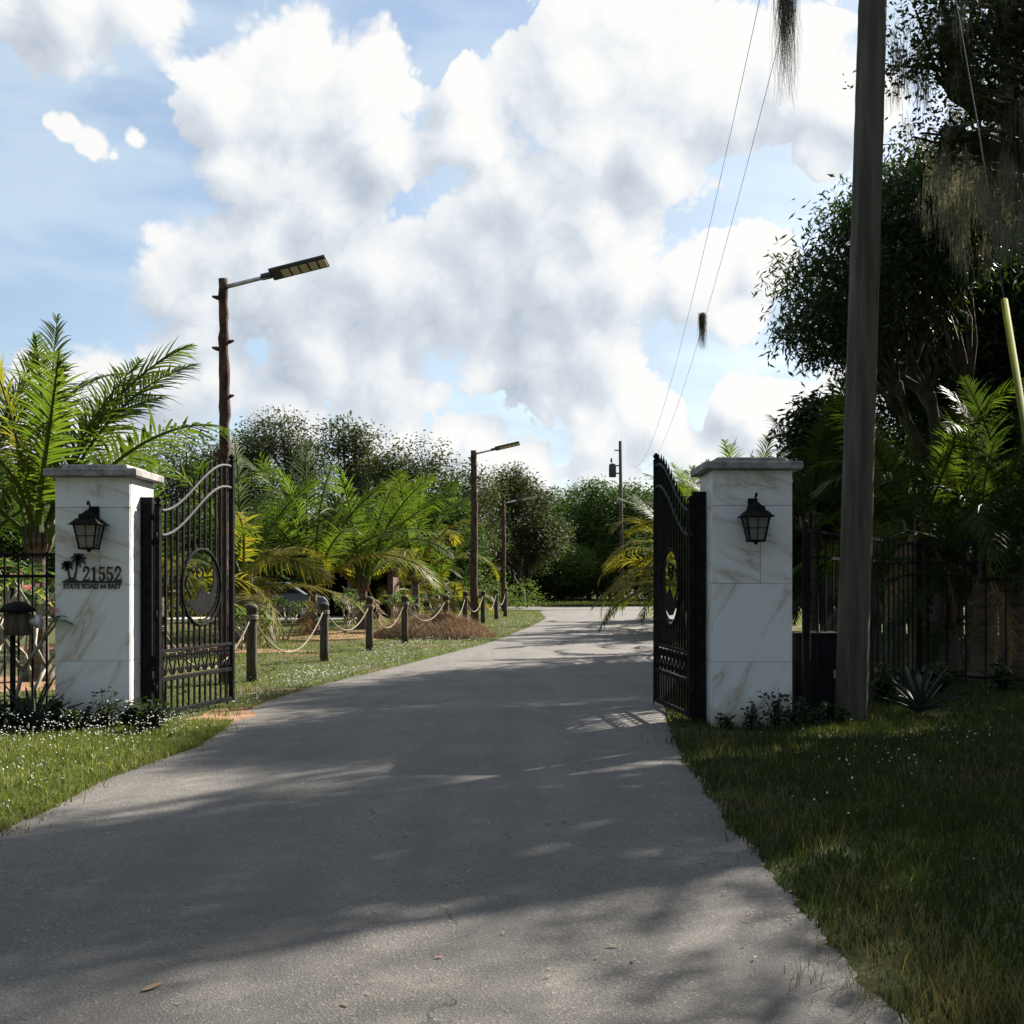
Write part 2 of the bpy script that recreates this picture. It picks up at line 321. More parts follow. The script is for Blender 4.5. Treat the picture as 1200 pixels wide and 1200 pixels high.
class MB:
    def __init__(s): s.v = []; s.f = []; s.smooth = []
    def add(s, V, Fs, sm=False):
        o = len(s.v); s.v += [tuple(p) for p in V]; s.f += [tuple(i+o for i in f) for f in Fs]; s.smooth += [sm]*len(Fs)
    def box(s, c, d, rot=None, bev=0.0):
        x, y, z = (k/2 for k in d)
        if bev > 0:
            b = min(bev, x*.9, y*.9, z*.9)
            V = []
            for sz in (-1, 1):
                for (ax, ay) in ((-x, -y+b), (-x+b, -y), (x-b, -y), (x, -y+b), (x, y-b), (x-b, y), (-x+b, y), (-x, y-b)):
                    V.append((ax, ay, sz*(z-b)))
            for sz in (-1, 1):
                for (ax, ay) in ((-x+b, -y+b), (x-b, -y+b), (x-b, y-b), (-x+b, y-b)):
                    V.append((ax, ay, sz*z))
            Fs = [(i, (i+1) % 8, 8+(i+1) % 8, 8+i) for i in range(8)]
            for base, q, sg in ((0, 16, -1), (8, 20, 1)):
                c4 = [q, q+1, q+2, q+3]
                fs = [tuple(c4)]
                pairs = [(1, 2, 0, 1), (3, 4, 1, 2), (5, 6, 2, 3), (7, 0, 3, 0)]
                for a, b2, e, f in pairs: fs.append((base+a, base+b2, q+f, q+e))
                for i, k in ((0, 0), (2, 1), (4, 2), (6, 3)): fs.append((base+i, base+(i+1) % 8, q+k))
                if sg < 0: fs = [tuple(reversed(f)) for f in fs]
                Fs += fs
        else:
            V = [(-x, -y, -z), (x, -y, -z), (x, y, -z), (-x, y, -z), (-x, -y, z), (x, -y, z), (x, y, z), (-x, y, z)]
            Fs = [(3, 2, 1, 0), (4, 5, 6, 7), (0, 1, 5, 4), (1, 2, 6, 5), (2, 3, 7, 6), (3, 0, 4, 7)]
        Mx = Matrix.Translation(c) @ (rot.to_4x4() if rot is not None else Matrix())
        s.add([Mx @ Vector(p) for p in V], Fs)
        return s
    def tube(s, pts, rad, n=8, cap=True, sm=True):
        pts = [Vector(p) for p in pts]
        if not hasattr(rad, '__len__'): rad = [rad]*len(pts)
        V = []; up = None
        for i, p in enumerate(pts):
            t = (pts[min(i+1, len(pts)-1)]-pts[max(i-1, 0)])
            t = t.normalized() if t.length > 1e-9 else Vector((0, 0, 1))
            if up is None: up = t.orthogonal().normalized()
            up = (up - t*up.dot(t)); up = up.normalized() if up.length > 1e-6 else t.orthogonal().normalized()
            b = t.cross(up)
            for k in range(n):
                a = 2*math.pi*k/n
                V.append(p+(up*math.cos(a)+b*math.sin(a))*rad[i])
        Fs = [(i*n+k, i*n+(k+1) % n, (i+1)*n+(k+1) % n, (i+1)*n+k) for i in range(len(pts)-1) for k in range(n)]
        if cap: Fs += [tuple(reversed(range(n))), tuple((len(pts)-1)*n+k for k in range(n))]
        s.add(V, Fs, sm); return s
    def lathe(s, prof, c=(0, 0, 0), n=16, sm=True):   # prof: (r,z)
        V = [(c[0]+r*math.cos(2*math.pi*k/n), c[1]+r*math.sin(2*math.pi*k/n), c[2]+z) for r, z in prof for k in range(n)]
        Fs = [(i*n+k, i*n+(k+1) % n, (i+1)*n+(k+1) % n, (i+1)*n+k) for i in range(len(prof)-1) for k in range(n)]
        Fs += [tuple(reversed(range(n))), tuple((len(prof)-1)*n+k for k in range(n))]
        s.add(V, Fs, sm); return s
    def frust(s, c, w0, d0, w1, d1, h):    # tapered box standing on c
        V = []
        for w, d, z in ((w0, d0, 0), (w1, d1, h)):
            V += [(c[0]-w/2, c[1]-d/2, c[2]+z), (c[0]+w/2, c[1]-d/2, c[2]+z), (c[0]+w/2, c[1]+d/2, c[2]+z), (c[0]-w/2, c[1]+d/2, c[2]+z)]
        s.add(V, [(3, 2, 1, 0), (4, 5, 6, 7), (0, 1, 5, 4), (1, 2, 6, 5), (2, 3, 7, 6), (3, 0, 4, 7)]); return s
    def poly(s, pts, y0, y1):              # polygon in xz, extruded y0..y1
        n = len(pts)
        V = [(x, y0, z) for x, z in pts]+[(x, y1, z) for x, z in pts]
        Fs = [tuple(range(n)), tuple(reversed(range(n, 2*n)))]+[(i, i+n, (i+1) % n+n, (i+1) % n) for i in range(n)]
        s.add(V, Fs); return s
    def mesh(s, name, m):
        me = bpy.data.meshes.new(name); me.from_pydata(s.v, [], s.f); me.update()
        me.polygons.foreach_set('use_smooth', s.smooth); me.materials.append(MT[m]); return me
    def build(s, name, m, parent=None, label=None):
        return link(name, s.mesh(name, m), parent, label)
def smoothstep(t): t = max(0., min(1., t)); return t*t*(3-2*t)
def unit(a): return a/np.maximum(np.linalg.norm(a, axis=-1, keepdims=True), 1e-9)
# ------------------------------------------------------------ the ground, road and lawn
LE = [(-6, -3.3), (0, -3.2), (5, -3.13), (7.05, -3.13), (7.7, -3.1), (9, -3.12), (10.6, -2.9), (12, -2.98), (13.5, -3.12), (15.3, -3.03), (17.5, -2.62), (19.6, -2.17), (23, -1.45), (26.5, -.79), (31, -.12), (36.7, .54), (44.5, 1.3), (49, 1.55), (53, 1.1), (55.5, -2.5), (57, -12)]
RE = [(-6, 1.4), (4, 1.37), (5.1, 1.35), (6.1, 1.37), (7.4, 1.38), (9.9, 1.47), (12.2, 1.66), (14.7, 1.95), (17, 2.45), (20, 2.9), (25, 3.6), (30, 4.3), (40, 5.8), (50, 8.2), (55, 11), (60, 22), (66, 40)]
def ledge(y): return float(np.interp(y, [a for a, b in LE[:17]], [b for a, b in LE[:17]]))
def redge(y): return float(np.interp(y, [a for a, b in RE], [b for a, b in RE]))
def onroad(X, Y, pad=0.0):
    l = np.interp(Y, [a for a, b in LE[:17]], [b for a, b in LE[:17]]); r = np.interp(Y, [a for a, b in RE], [b for a, b in RE])
    a = (X > l-pad) & (X < r+pad) & (Y < 57)
    return a | ((Y > 56) & (Y < 62.5) & (X > -9))
def build_ground():
    rng = np.random.default_rng(3)
    b = MB(); n = 48
    g = MB(); V = []; Fs = []
    xs = np.concatenate([[-900, -300, -100, -40], np.linspace(-20, 20, 41), [40, 100, 300, 900]])
    ys = np.concatenate([[-300, -60, -10], np.linspace(0, 80, 81), [120, 300, 1200]])
    for y in ys:
        for x in xs: V.append((x, y, 0))
    nx = len(xs)
    Fs = [(j*nx+i, j*nx+i+1, (j+1)*nx+i+1, (j+1)*nx+i) for j in range(len(ys)-1) for i in range(nx-1)]
    me = bpy.data.meshes.new('ground'); me.from_pydata(V, [], Fs); me.materials.append(MT['soil'])
    tag(link('ground', me), 'lawn soil with brown bare patches under the trees', None, None, 'structure')
    # road: a sheet with a ragged broken edge
    V = []; Fs = []; k = 0
    yy = np.concatenate([np.arange(-6, 20, .06), np.arange(20, 56.4, .25)])
    jl = np.cumsum(rng.normal(0, .013, len(yy))); jr = np.cumsum(rng.normal(0, .013, len(yy)))
    jl -= np.convolve(jl, np.ones(31)/31, 'same'); jr -= np.convolve(jr, np.ones(31)/31, 'same')
    jl += rng.normal(0, .009, len(yy)); jr += rng.normal(0, .009, len(yy))
    for i, y in enumerate(yy):
        l = ledge(y)+jl[i]; r = redge(y)+jr[i]
        for t in (0, .02, .25, .5, .75, .98, 1):
            z = .004+.014*math.sin(math.pi*min(1, max(0, t)))
            V.append((l+(r-l)*t, y, z+(.008 if 0 < t < 1 else 0)))
    for i in range(len(yy)-1):
        for t in range(6): Fs.append((i*7+t, i*7+t+1, (i+1)*7+t+1, (i+1)*7+t))
    me = bpy.data.meshes.new('road'); me.from_pydata(V, [], Fs); me.materials.append(MT['asphalt'])
    tag(link('road', me), 'grey asphalt driveway running through the open gate', None, None, 'structure')
    V = [(-9, 56.0, .03), (60, 56.0, .03), (60, 62.5, .03), (-9, 62.5, .03), (-9, 56, -.05), (60, 56, -.05), (60, 62.5, -.05), (-9, 62.5, -.05)]
    me = bpy.data.meshes.new('crossing_track'); me.from_pydata(V, [], [(0, 1, 2, 3), (4, 5, 1, 0), (5, 6, 2, 1), (6, 7, 3, 2), (7, 4, 0, 3)]); me.materials.append(MT['asphalt'])
    tag(link('crossing_track', me), 'pale track crossing behind the far end of the lawn', None, None, 'structure')
    # bare earth patches
    for j, (cx, cy, rx, ry) in enumerate([(-7.0, 17, 1.6, 1.3), (-5.2, 30.5, 2.6, 1.6), (-3.9, 33.5, 2.2, 1.4), (-8.5, 26, 2.8, 1.6), (-3.05, 12.9, .55, .9), (-6.2, 24.5, 1.7, .9), (9.8, 17.5, 2.2, .6)]):
        n = 40; ph = rng.uniform(0, 6, 4); V = [(cx, cy, .012+j*.001)]
        for k in range(n):
            a = 2*math.pi*k/n; q = 1+.12*math.sin(3*a+ph[0])+.08*math.sin(7*a+ph[1])+.05*math.sin(13*a+ph[2])
            V.append((cx+rx*q*math.cos(a), cy+ry*q*math.sin(a), .006+j*.0007))
        me = bpy.data.meshes.new('bare_earth'); me.from_pydata(V, [], [(0, 1+k, 1+(k+1) % n) for k in range(n)]); me.materials.append(MT['dirt'])
        tag(link('bare_earth', me), 'reddish bare earth around the plants', None, None, 'structure')
    # far concrete strip on the left lawn
    b = MB(); b.box((-14, 44, .02), (16, 2.6, .05)); o = b.build('path', 'gravel'); tag(o, 'pale strip of drive crossing the left lawn behind the palms', None, None, 'structure')
build_ground()
def blades(pts, h, w, rng, lean=.35, tintv=None):
    n = len(pts); a = rng.uniform(0, 2*np.pi, n)
    side = np.stack([np.cos(a), np.sin(a), np.zeros(n)], 1)*w[:, None]/2
    ld = rng.normal(0, lean, (n, 2)); tip = np.stack([ld[:, 0], ld[:, 1], np.ones(n)], 1); tip = unit(tip)*h[:, None]
    mid = tip*.55; mid[:, 0] -= tip[:, 0]*.18; mid[:, 1] -= tip[:, 1]*.18
    p = pts
    Q = np.stack([p-side, p+side, p+mid+side*.75, p+mid-side*.75, p+tip], 1)
    V = Q.reshape(-1, 3); b = np.arange(n)*5
    T = np.concatenate([np.stack([b, b+1, b+2], 1), np.stack([b, b+2, b+3], 1), np.stack([b+3, b+2, b+4], 1)])
    t = tintv if tintv is not None else rng.random(n)
    return V, T, np.repeat(t, 5)
def grass(name, label, region, n, h, w, m, rng, keep=None, lean=.35, patch=True):
    x0, x1, y0, y1 = region
    X = rng.uniform(x0, x1, n); Y = rng.uniform(y0**.5, y1**.5, n)**2 if y0 > 0 else rng.uniform(y0, y1, n)
    k = ~onroad(X, Y, -.02)
    # ragged patches
    f = np.sin(X*2.3+np.sin(Y*1.7)*1.3)*np.sin(Y*1.9+np.cos(X*1.3)*1.7)+.6*np.sin(X*6.1+Y*3.3)*np.sin(Y*5.2-X*2.2)
    if patch: k &= (f+rng.normal(0, .5, n)) > -.95
    if keep is not None: k &= keep(X, Y)
    X, Y, f = X[k], Y[k], f[k]; n = len(X)
    hh = h*(1+.25*f)*rng.uniform(.55, 1.35, n); hh = np.maximum(hh, .015)
    t = np.clip(.42+.22*f+rng.normal(0, .22, n), 0, 1)
    V, T, tt = blades(np.stack([X, Y, np.zeros(n)], 1), hh, w*rng.uniform(.7, 1.3, n), rng, lean, t)
    me = mesh(name, V, T, m, tt)
    return tag(link(name, me), label, 'grass', None, 'stuff')
RG = np.random.default_rng(11)
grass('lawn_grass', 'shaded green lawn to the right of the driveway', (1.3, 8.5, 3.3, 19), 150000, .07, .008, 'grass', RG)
grass('verge_grass', 'sunlit grass verge in front of the left pillar', (-7.5, -2.85, 6.3, 12.5), 95000, .055, .008, 'grass_sun_tone', RG)
grass('far_grass', 'sunlit lawn between the driveway and the rope posts', (-16, 2, 12.8, 56), 120000, .05, .014, 'grass_sun_tone', RG, lambda X, Y: (X > -.36*Y-1))
grass('far_lawn_grass', 'strip of green lawn beyond the far end of the driveway', (-6, 22, 62.6, 80), 20000, .12, .05, 'grass', RG)
grass('verge_lawn_grass', 'lawn behind the right fence and beside the driveway', (2, 16, 12, 44), 40000, .06, .013, 'grass_sun_tone', RG, lambda X, Y: X > np.interp(Y, [a for a, b in RE], [b for a, b in RE])+.0)
def tufts(name, label, spots, per, h, w, m, rng, rad=.12, lean=.45):
    P = []
    for (x, y, s) in spots:
        k = int(per*s); P.append(np.stack([x+rng.normal(0, rad, k), y+rng.normal(0, rad, k), np.zeros(k)], 1))
    P = np.concatenate(P); n = len(P)
    V, T, tt = blades(P, h*rng.uniform(.4, 1.2, n), w*rng.uniform(.7, 1.3, n), rng, lean)
    return tag(link(name, mesh(name, V, T, m, tt)), label, 'grass', None, 'stuff')
rg = np.random.default_rng(5)
edge = [(redge(y)+.2+abs(rg.normal(0, .13)), y, 1) for y in rg.uniform(3.6, 11.5, 34)]
tufts('dry_grass', 'straw coloured dry grass along the right road edge', edge+[(1.75+rg.normal(0, .3), 4.4+rg.normal(0, .5), 1.6) for k in range(26)], 40, .13, .004, 'grass_dry', rg)
tufts('edge_grass', 'taller grass tufts on the right lawn beside the asphalt', [(rg.uniform(1.5, 5), rg.uniform(3.6, 11), 1) for k in range(110)], 60, .12, .007, 'grass', rg)
tufts('verge_tufts', 'taller grass tufts on the left verge', [(rg.uniform(-6.5, -3.15), rg.uniform(7, 11.8), 1) for k in range(70)], 60, .10, .007, 'grass_sun_tone', rg)
tufts('dead_grass', 'brown dead grass on the left road edge by the gate', [(ledge(y)-.07+rg.normal(0, .06), y, .8) for y in rg.uniform(6.6, 16, 60)], 30, .07, .006, 'grass_dry', rg, .09)
def flowers(name, label, P, size, rng, stem=True, m='petal'):
    n = len(P); Q = []
    for k in range(3):
        a = rng.uniform(0, 6.28, n); nrm = unit(rng.normal(0, .6, (n, 3))+np.array([0, 0, 1.])); u = unit(np.cross(nrm, np.stack([np.cos(a), np.sin(a), 0*a], 1))); v = np.cross(nrm, u)
        s = (size*rng.uniform(.5, 1.2, n))[:, None]
        Q.append(np.stack([P-u*s, P-v*s*.6, P+u*s, P+v*s*.6], 1))
    Q = np.concatenate(Q)
    return tag(link(name, quads(name, Q, m, rng.random(len(Q)))), label, 'flowers', None, 'stuff')
def fpts(n, x0, x1, y0, y1, zlo, zhi, rng, clump=12):
    c = np.stack([rng.uniform(x0, x1, n//clump+1), rng.uniform(y0, y1, n//clump+1)], 1); idx = rng.integers(0, len(c), n)
    X = c[idx, 0]+rng.normal(0, .22, n); Y = c[idx, 1]+rng.normal(0, .22, n); k = ~onroad(X, Y, .05)
    return np.stack([X, Y, rng.uniform(zlo, zhi, n)], 1)[k]
flowers('verge_flowers', 'white weed flowers thick in the left verge by the pillar', np.concatenate([fpts(1000, -6.2, -3.1, 9.3, 11.6, .10, .26, rg), fpts(350, -5.6, -3.25, 6.8, 9.4, .06, .15, rg)]), .0095, rg)
flowers('lawn_flowers', 'small white flowers scattered over the shaded right lawn', fpts(170, 1.9, 6.5, 5, 11, .05, .16, rg, 5), .011, rg)
flowers('far_flowers', 'white flowers sprinkled along the sunny road edge past the gate', np.concatenate([fpts(500, -3.6, -2.3, 14, 20, .03, .1, rg), fpts(700, -3, -.6, 20, 29, .03, .1, rg), fpts(200, -1., 1., 30, 45, .03, .1, rg)]), .013, rg)

# ------------------------------------------------------------ gate pillars
def pillar(label, x0, y0, w, d, h, rows, split, side):
    t = thing('gate_pillar', label, 'pillar', (x0+w/2, y0+d/2, 0), 0, 'gate pillars')
    MB().box((0, 0, h/2-.05), (w-.03, d-.03, h+.1)).build('core', 'mortar', t)
    g = .004; zs = [-.04]+rows+[h]
    for i in range(len(zs)-1):
        a, b = zs[i]+g/2, zs[i+1]-g/2
        cuts = [-w/2+.001]+([-w/2+w*split] if i == len(zs)-3 else [])+[w/2-.001]
        for j in range(len(cuts)-1):
            p, q = cuts[j]+g/2, cuts[j+1]-g/2
            MB().box(((p+q)/2, -d/2+.006, (a+b)/2), (q-p, .018, b-a), bev=.0015).build('tile', 'marble', t)
        MB().box((0, d/2-.006, (a+b)/2), (w-.004, .018, b-a), bev=.0015).build('tile', 'marble', t)
        for s in (-1, 1):
            MB().box((s*(w/2-.0062), 0, (a+b)/2), (.018, d-.034, b-a), bev=.0015).build('tile', 'marble', t)
    MB().box((0, 0, h+.045), (w+.19, d+.19, .085), bev=.012).build('cap_slab', 'cap', t)
    MB().box((0, 0, h+.115), (w-.10, d-.10, .05), bev=.012).build('cap_top', 'cap', t)
    return t
pL = pillar('white marble gate pillar carrying the black house number 21552', -4.82, 12.15, .79, .80, 2.62, [.68, 1.48, 2.3], .6, 1)
pR = pillar('white marble gate pillar right of the driveway, without a number', 2.09, 12.0, .83, .80, 2.68, [.68, 1.50, 2.31], .6, -1)
def lantern(label, x, y, z, tw):
    t = thing('wall_lantern', label, 'lantern', (x, y, z), tw, 'wall lanterns')   # origin: base of glass body, y<0 is towards the road
    yy = -.17
    b = MB(); b.box((0, -.012, .33), (.10, .02, .22), bev=.006); b.lathe([(.055, 0), (.055, .012), (.03, .02)], (0, -.02, .33), 12); b.build('wall_plate', 'black_iron', t)
    b = MB(); pts = [(0, -.02, .36), (0, -.06, .395), (0, -.12, .405), (0, yy, .40), (0, yy, .37)]; b.tube(pts, .012, 8)
    b.tube([(0, yy+.03, .40), (0, yy+.02, .45), (0, yy, .475), (0, yy-.03, .48), (0, yy-.045, .46), (0, yy-.035, .445)], .009, 8); b.build('arm', 'black_iron', t)
    b = MB(); b.frust((0, yy, .245), .30, .30, .20, .20, .055); b.frust((0, yy, .301), .17, .17, .15, .15, .05); b.frust((0, yy, .352), .11, .11, .05, .05, .035)
    b.box((0, yy, .24), (.325, .325, .012), bev=.004)
    b.build('roof', 'black_iron', t)
    b = MB(); w0, w1, h = .15, .235, .235
    for sx in (-1, 1):
        for sy in (-1, 1):
            b.tube([(sx*w0/2, yy+sy*w0/2, 0), (sx*w1/2, yy+sy*w1/2, h)], .010, 6, sm=False)
    for sgn, ax in ((-1, 0), (1, 0), (-1, 1), (1, 1)):
        for f in (.52,):
            w = w0+(w1-w0)*f
            c = (0, yy+sgn*w/2, h*f) if ax == 0 else (sgn*w/2, yy, h*f)
            b.box(c, (w, .006, .007) if ax == 0 else (.006, w, .007))
        a = (0, yy+sgn*w0/2, 0) if ax == 0 else (sgn*w0/2, yy, 0); e = (0, yy+sgn*w1/2, h) if ax == 0 else (sgn*w1/2, yy, h)
        b.tube([a, e], .004, 5, sm=False)
    b.build('cage', 'black_iron', t)
    for sgn, ax in ((-1, 0), (1, 0), (-1, 1), (1, 1)):
        q0, q1 = w0/2-.004, w1/2-.004
        V = [(-q0, sgn*q0, .005), (q0, sgn*q0, .005), (q1, sgn*q1, h-.004), (-q1, sgn*q1, h-.004)]
        if ax: V = [(v[1], v[0], v[2]) for v in V]
        V = [(v[0], v[1]+yy, v[2]) for v in V]
        V2 = [(v[0]*.97, yy+(v[1]-yy)*.97, v[2]) for v in V]
        b = MB(); b.add(V+V2, [(0, 1, 2, 3), (7, 6, 5, 4), (0, 4, 5, 1), (1, 5, 6, 2), (2, 6, 7, 3), (3, 7, 4, 0)]); b.build('pane', 'glass', t)
    MB().lathe([(.02, .0), (.022, .05), (.016, .06), (.028, .10), (.024, .14), (.008, .155)], (0, yy, .0), 10).build('bulb', 'white_paint', t)
    b = MB(); b.box((0, yy, -.008), (.175, .175, .018), bev=.004); b.lathe([(.03, 0), (.02, -.015), (.006, -.03)][::-1], (0, yy, -.017), 10); b.build('base', 'black_iron', t)
    return t
pl = at(103, 640, 12.0); lantern('black wall lantern on the left pillar above the palm sign', pl.x+.02, 12.145, at(0, 642, 12).z, 0)
pr = at(884, 632, 11.9); lantern('black wall lantern on the right pillar', pr.x, 11.995, at(0, 633, 11.85).z, 0)

# house number sign: raised black letters
def stroke(b, pts, ws, y0, y1):            # flat ribbon polygon with widths
    L = []; Rr = []
    for i, (x, z) in enumerate(pts):
        a = pts[max(i-1, 0)]; c = pts[min(i+1, len(pts)-1)]
        dx, dz = c[0]-a[0], c[1]-a[1]; l = math.hypot(dx, dz) or 1; nx, nz = -dz/l, dx/l; w = ws[i]/2
        L.append((x+nx*w, z+nz*w)); Rr.append((x-nx*w, z-nz*w))
    for i in range(len(pts)-1): b.poly([L[i], L[i+1], Rr[i+1], Rr[i]][::-1], y0, y1)
def arc(cx, cz, rx, rz, a0, a1, n=10): return [(cx+rx*math.cos(R(a0+(a1-a0)*k/n)), cz+rz*math.sin(R(a0+(a1-a0)*k/n))) for k in range(n+1)]
def digit(ch, x, z, W_, H_, y0, y1, name, parent):
    b = MB()
    def S_(pts, ws): stroke(b, [(x+p[0]*W_, z+p[1]*H_) for p in pts], [w*W_ for w in ws], y0, y1)
    if ch == '1':
        S_([(.52, .02), (.52, .98)], [.27, .27]); S_([(.2, .78), (.5, .93)], [.1, .14]); S_([(.15, .035), (.88, .035)], [.10, .10])
    elif ch == '2':
        p = arc(.5, .72, .33, .24, 170, -35, 12); w = [.10]+[.12+.17*math.sin(math.pi*min(1, k/12*1.1)) for k in range(1, 13)]
        q = p+[(.55, .38), (.28, .18), (.13, .06)]; w = w+[.22, .13, .10]
        S_(q, w); S_([(.08, .07), (.92, .07)], [.20, .20]); S_([(.88, .02), (.93, .28)], [.08, .06]); S_(arc(.24, .70, .09, .06, 0, 360, 8), [.10]*9)
    elif ch == '5':
        S_([(.16, .91), (.88, .91)], [.20, .20]); S_([(.2, .98), (.2, .48)], [.09, .08])
        p = arc(.46, .31, .36, .26, 140, -160, 16); w = [.08]+[.10+.18*math.sin(math.pi*min(1., k/15.)) for k in range(1, 17)]
        S_(p, w); S_(arc(.22, .22, .08, .05, 0, 360, 8), [.10]*9)
    return b.build(name, 'sign', parent)
def text_mesh(s, size, name, off=.0, depth=.004):
    cu = bpy.data.curves.new(name, 'FONT'); cu.body = s; cu.size = size; cu.extrude = depth; cu.offset = off; cu.resolution_u = 3
    ob = bpy.data.objects.new(name, cu); me = bpy.data.meshes.new_from_object(ob); bpy.data.objects.remove(ob); bpy.data.curves.remove(cu)
    return me
def sign():
    Y = 12.143; k = Y/F_PX
    t = thing('house_number_sign', 'black metal house number sign with two palms on the left pillar', 'sign', (at(108, 683, Y).x, Y, at(0, 683, Y).z))
    def X(px): return (px-108)*k
    def Z(py): return (683-py)*k
    MB().box((X(108.3), -.006, Z(682)), (69*k, .011, 2.6*k)).build('bar', 'sign', t)
    for i, ch in enumerate('21552'):
        digit(ch, X(96.5+i*9.3), Z(681), 9.0*k, 17.3*k, -.012, -.002, 'digit', t)
    me = text_mesh('STATE ROAD 64 EAST', .070, 'lettering', off=.0016)
    n = len(me.vertices); v = np.empty(n*3, np.float32); me.vertices.foreach_get('co', v); v = v.reshape(-1, 3)
    x0, x1 = v[:, 0].min(), v[:, 0].max(); z0, z1 = v[:, 1].min(), v[:, 1].max()
    w = np.stack([X(74.5)+(v[:, 0]-x0)/(x1-x0)*67.5*k, -.007+(-v[:, 2]), Z(690)+(v[:, 1]-z0)/(z1-z0)*6.3*k], 1)
    me.vertices.foreach_set('co', w.astype(np.float32).ravel()); me.update(); me.materials.append(MT['sign']); link('lettering', me, t)
    for (bx, by, tx, ty, r) in ((86, 681, 92, 653, 10), (83, 681, 79, 661, 7.5)):
        b = MB()
        stroke(b, [(X(bx+(tx-bx)*(u**.7)), Z(by+(ty-by)*u)) for u in np.linspace(0, 1, 7)], [4.4*k, 2.6*k, 2.2*k, 2*k, 1.9*k, 1.8*k, 1.8*k], -.012, -.002)
        for a in (-28, 10, 48, 88, 128, 165, 205, -75, -110):
            pts = []; L_ = r*(1 if abs(a) < 60 or a > 120 else .85)
            for u in np.linspace(0, 1, 6): pts.append((X(tx+L_*u*math.cos(R(a))), Z(ty-L_*u*math.sin(R(a))+L_*.42*u*u)))
            stroke(b, pts, [1.2*k, 3.*k, 3.4*k, 3.*k, 1.9*k, .4*k], -.012, -.002)
        b.build('palm_silhouette', 'sign', t)
    b = MB(); stroke(b, [(X(76), Z(680.6)), (X(83), Z(678.5)), (X(92), Z(680.6))], [1*k, 4*k, 1*k], -.011, -.003); b.build('mound', 'sign', t)
sign()
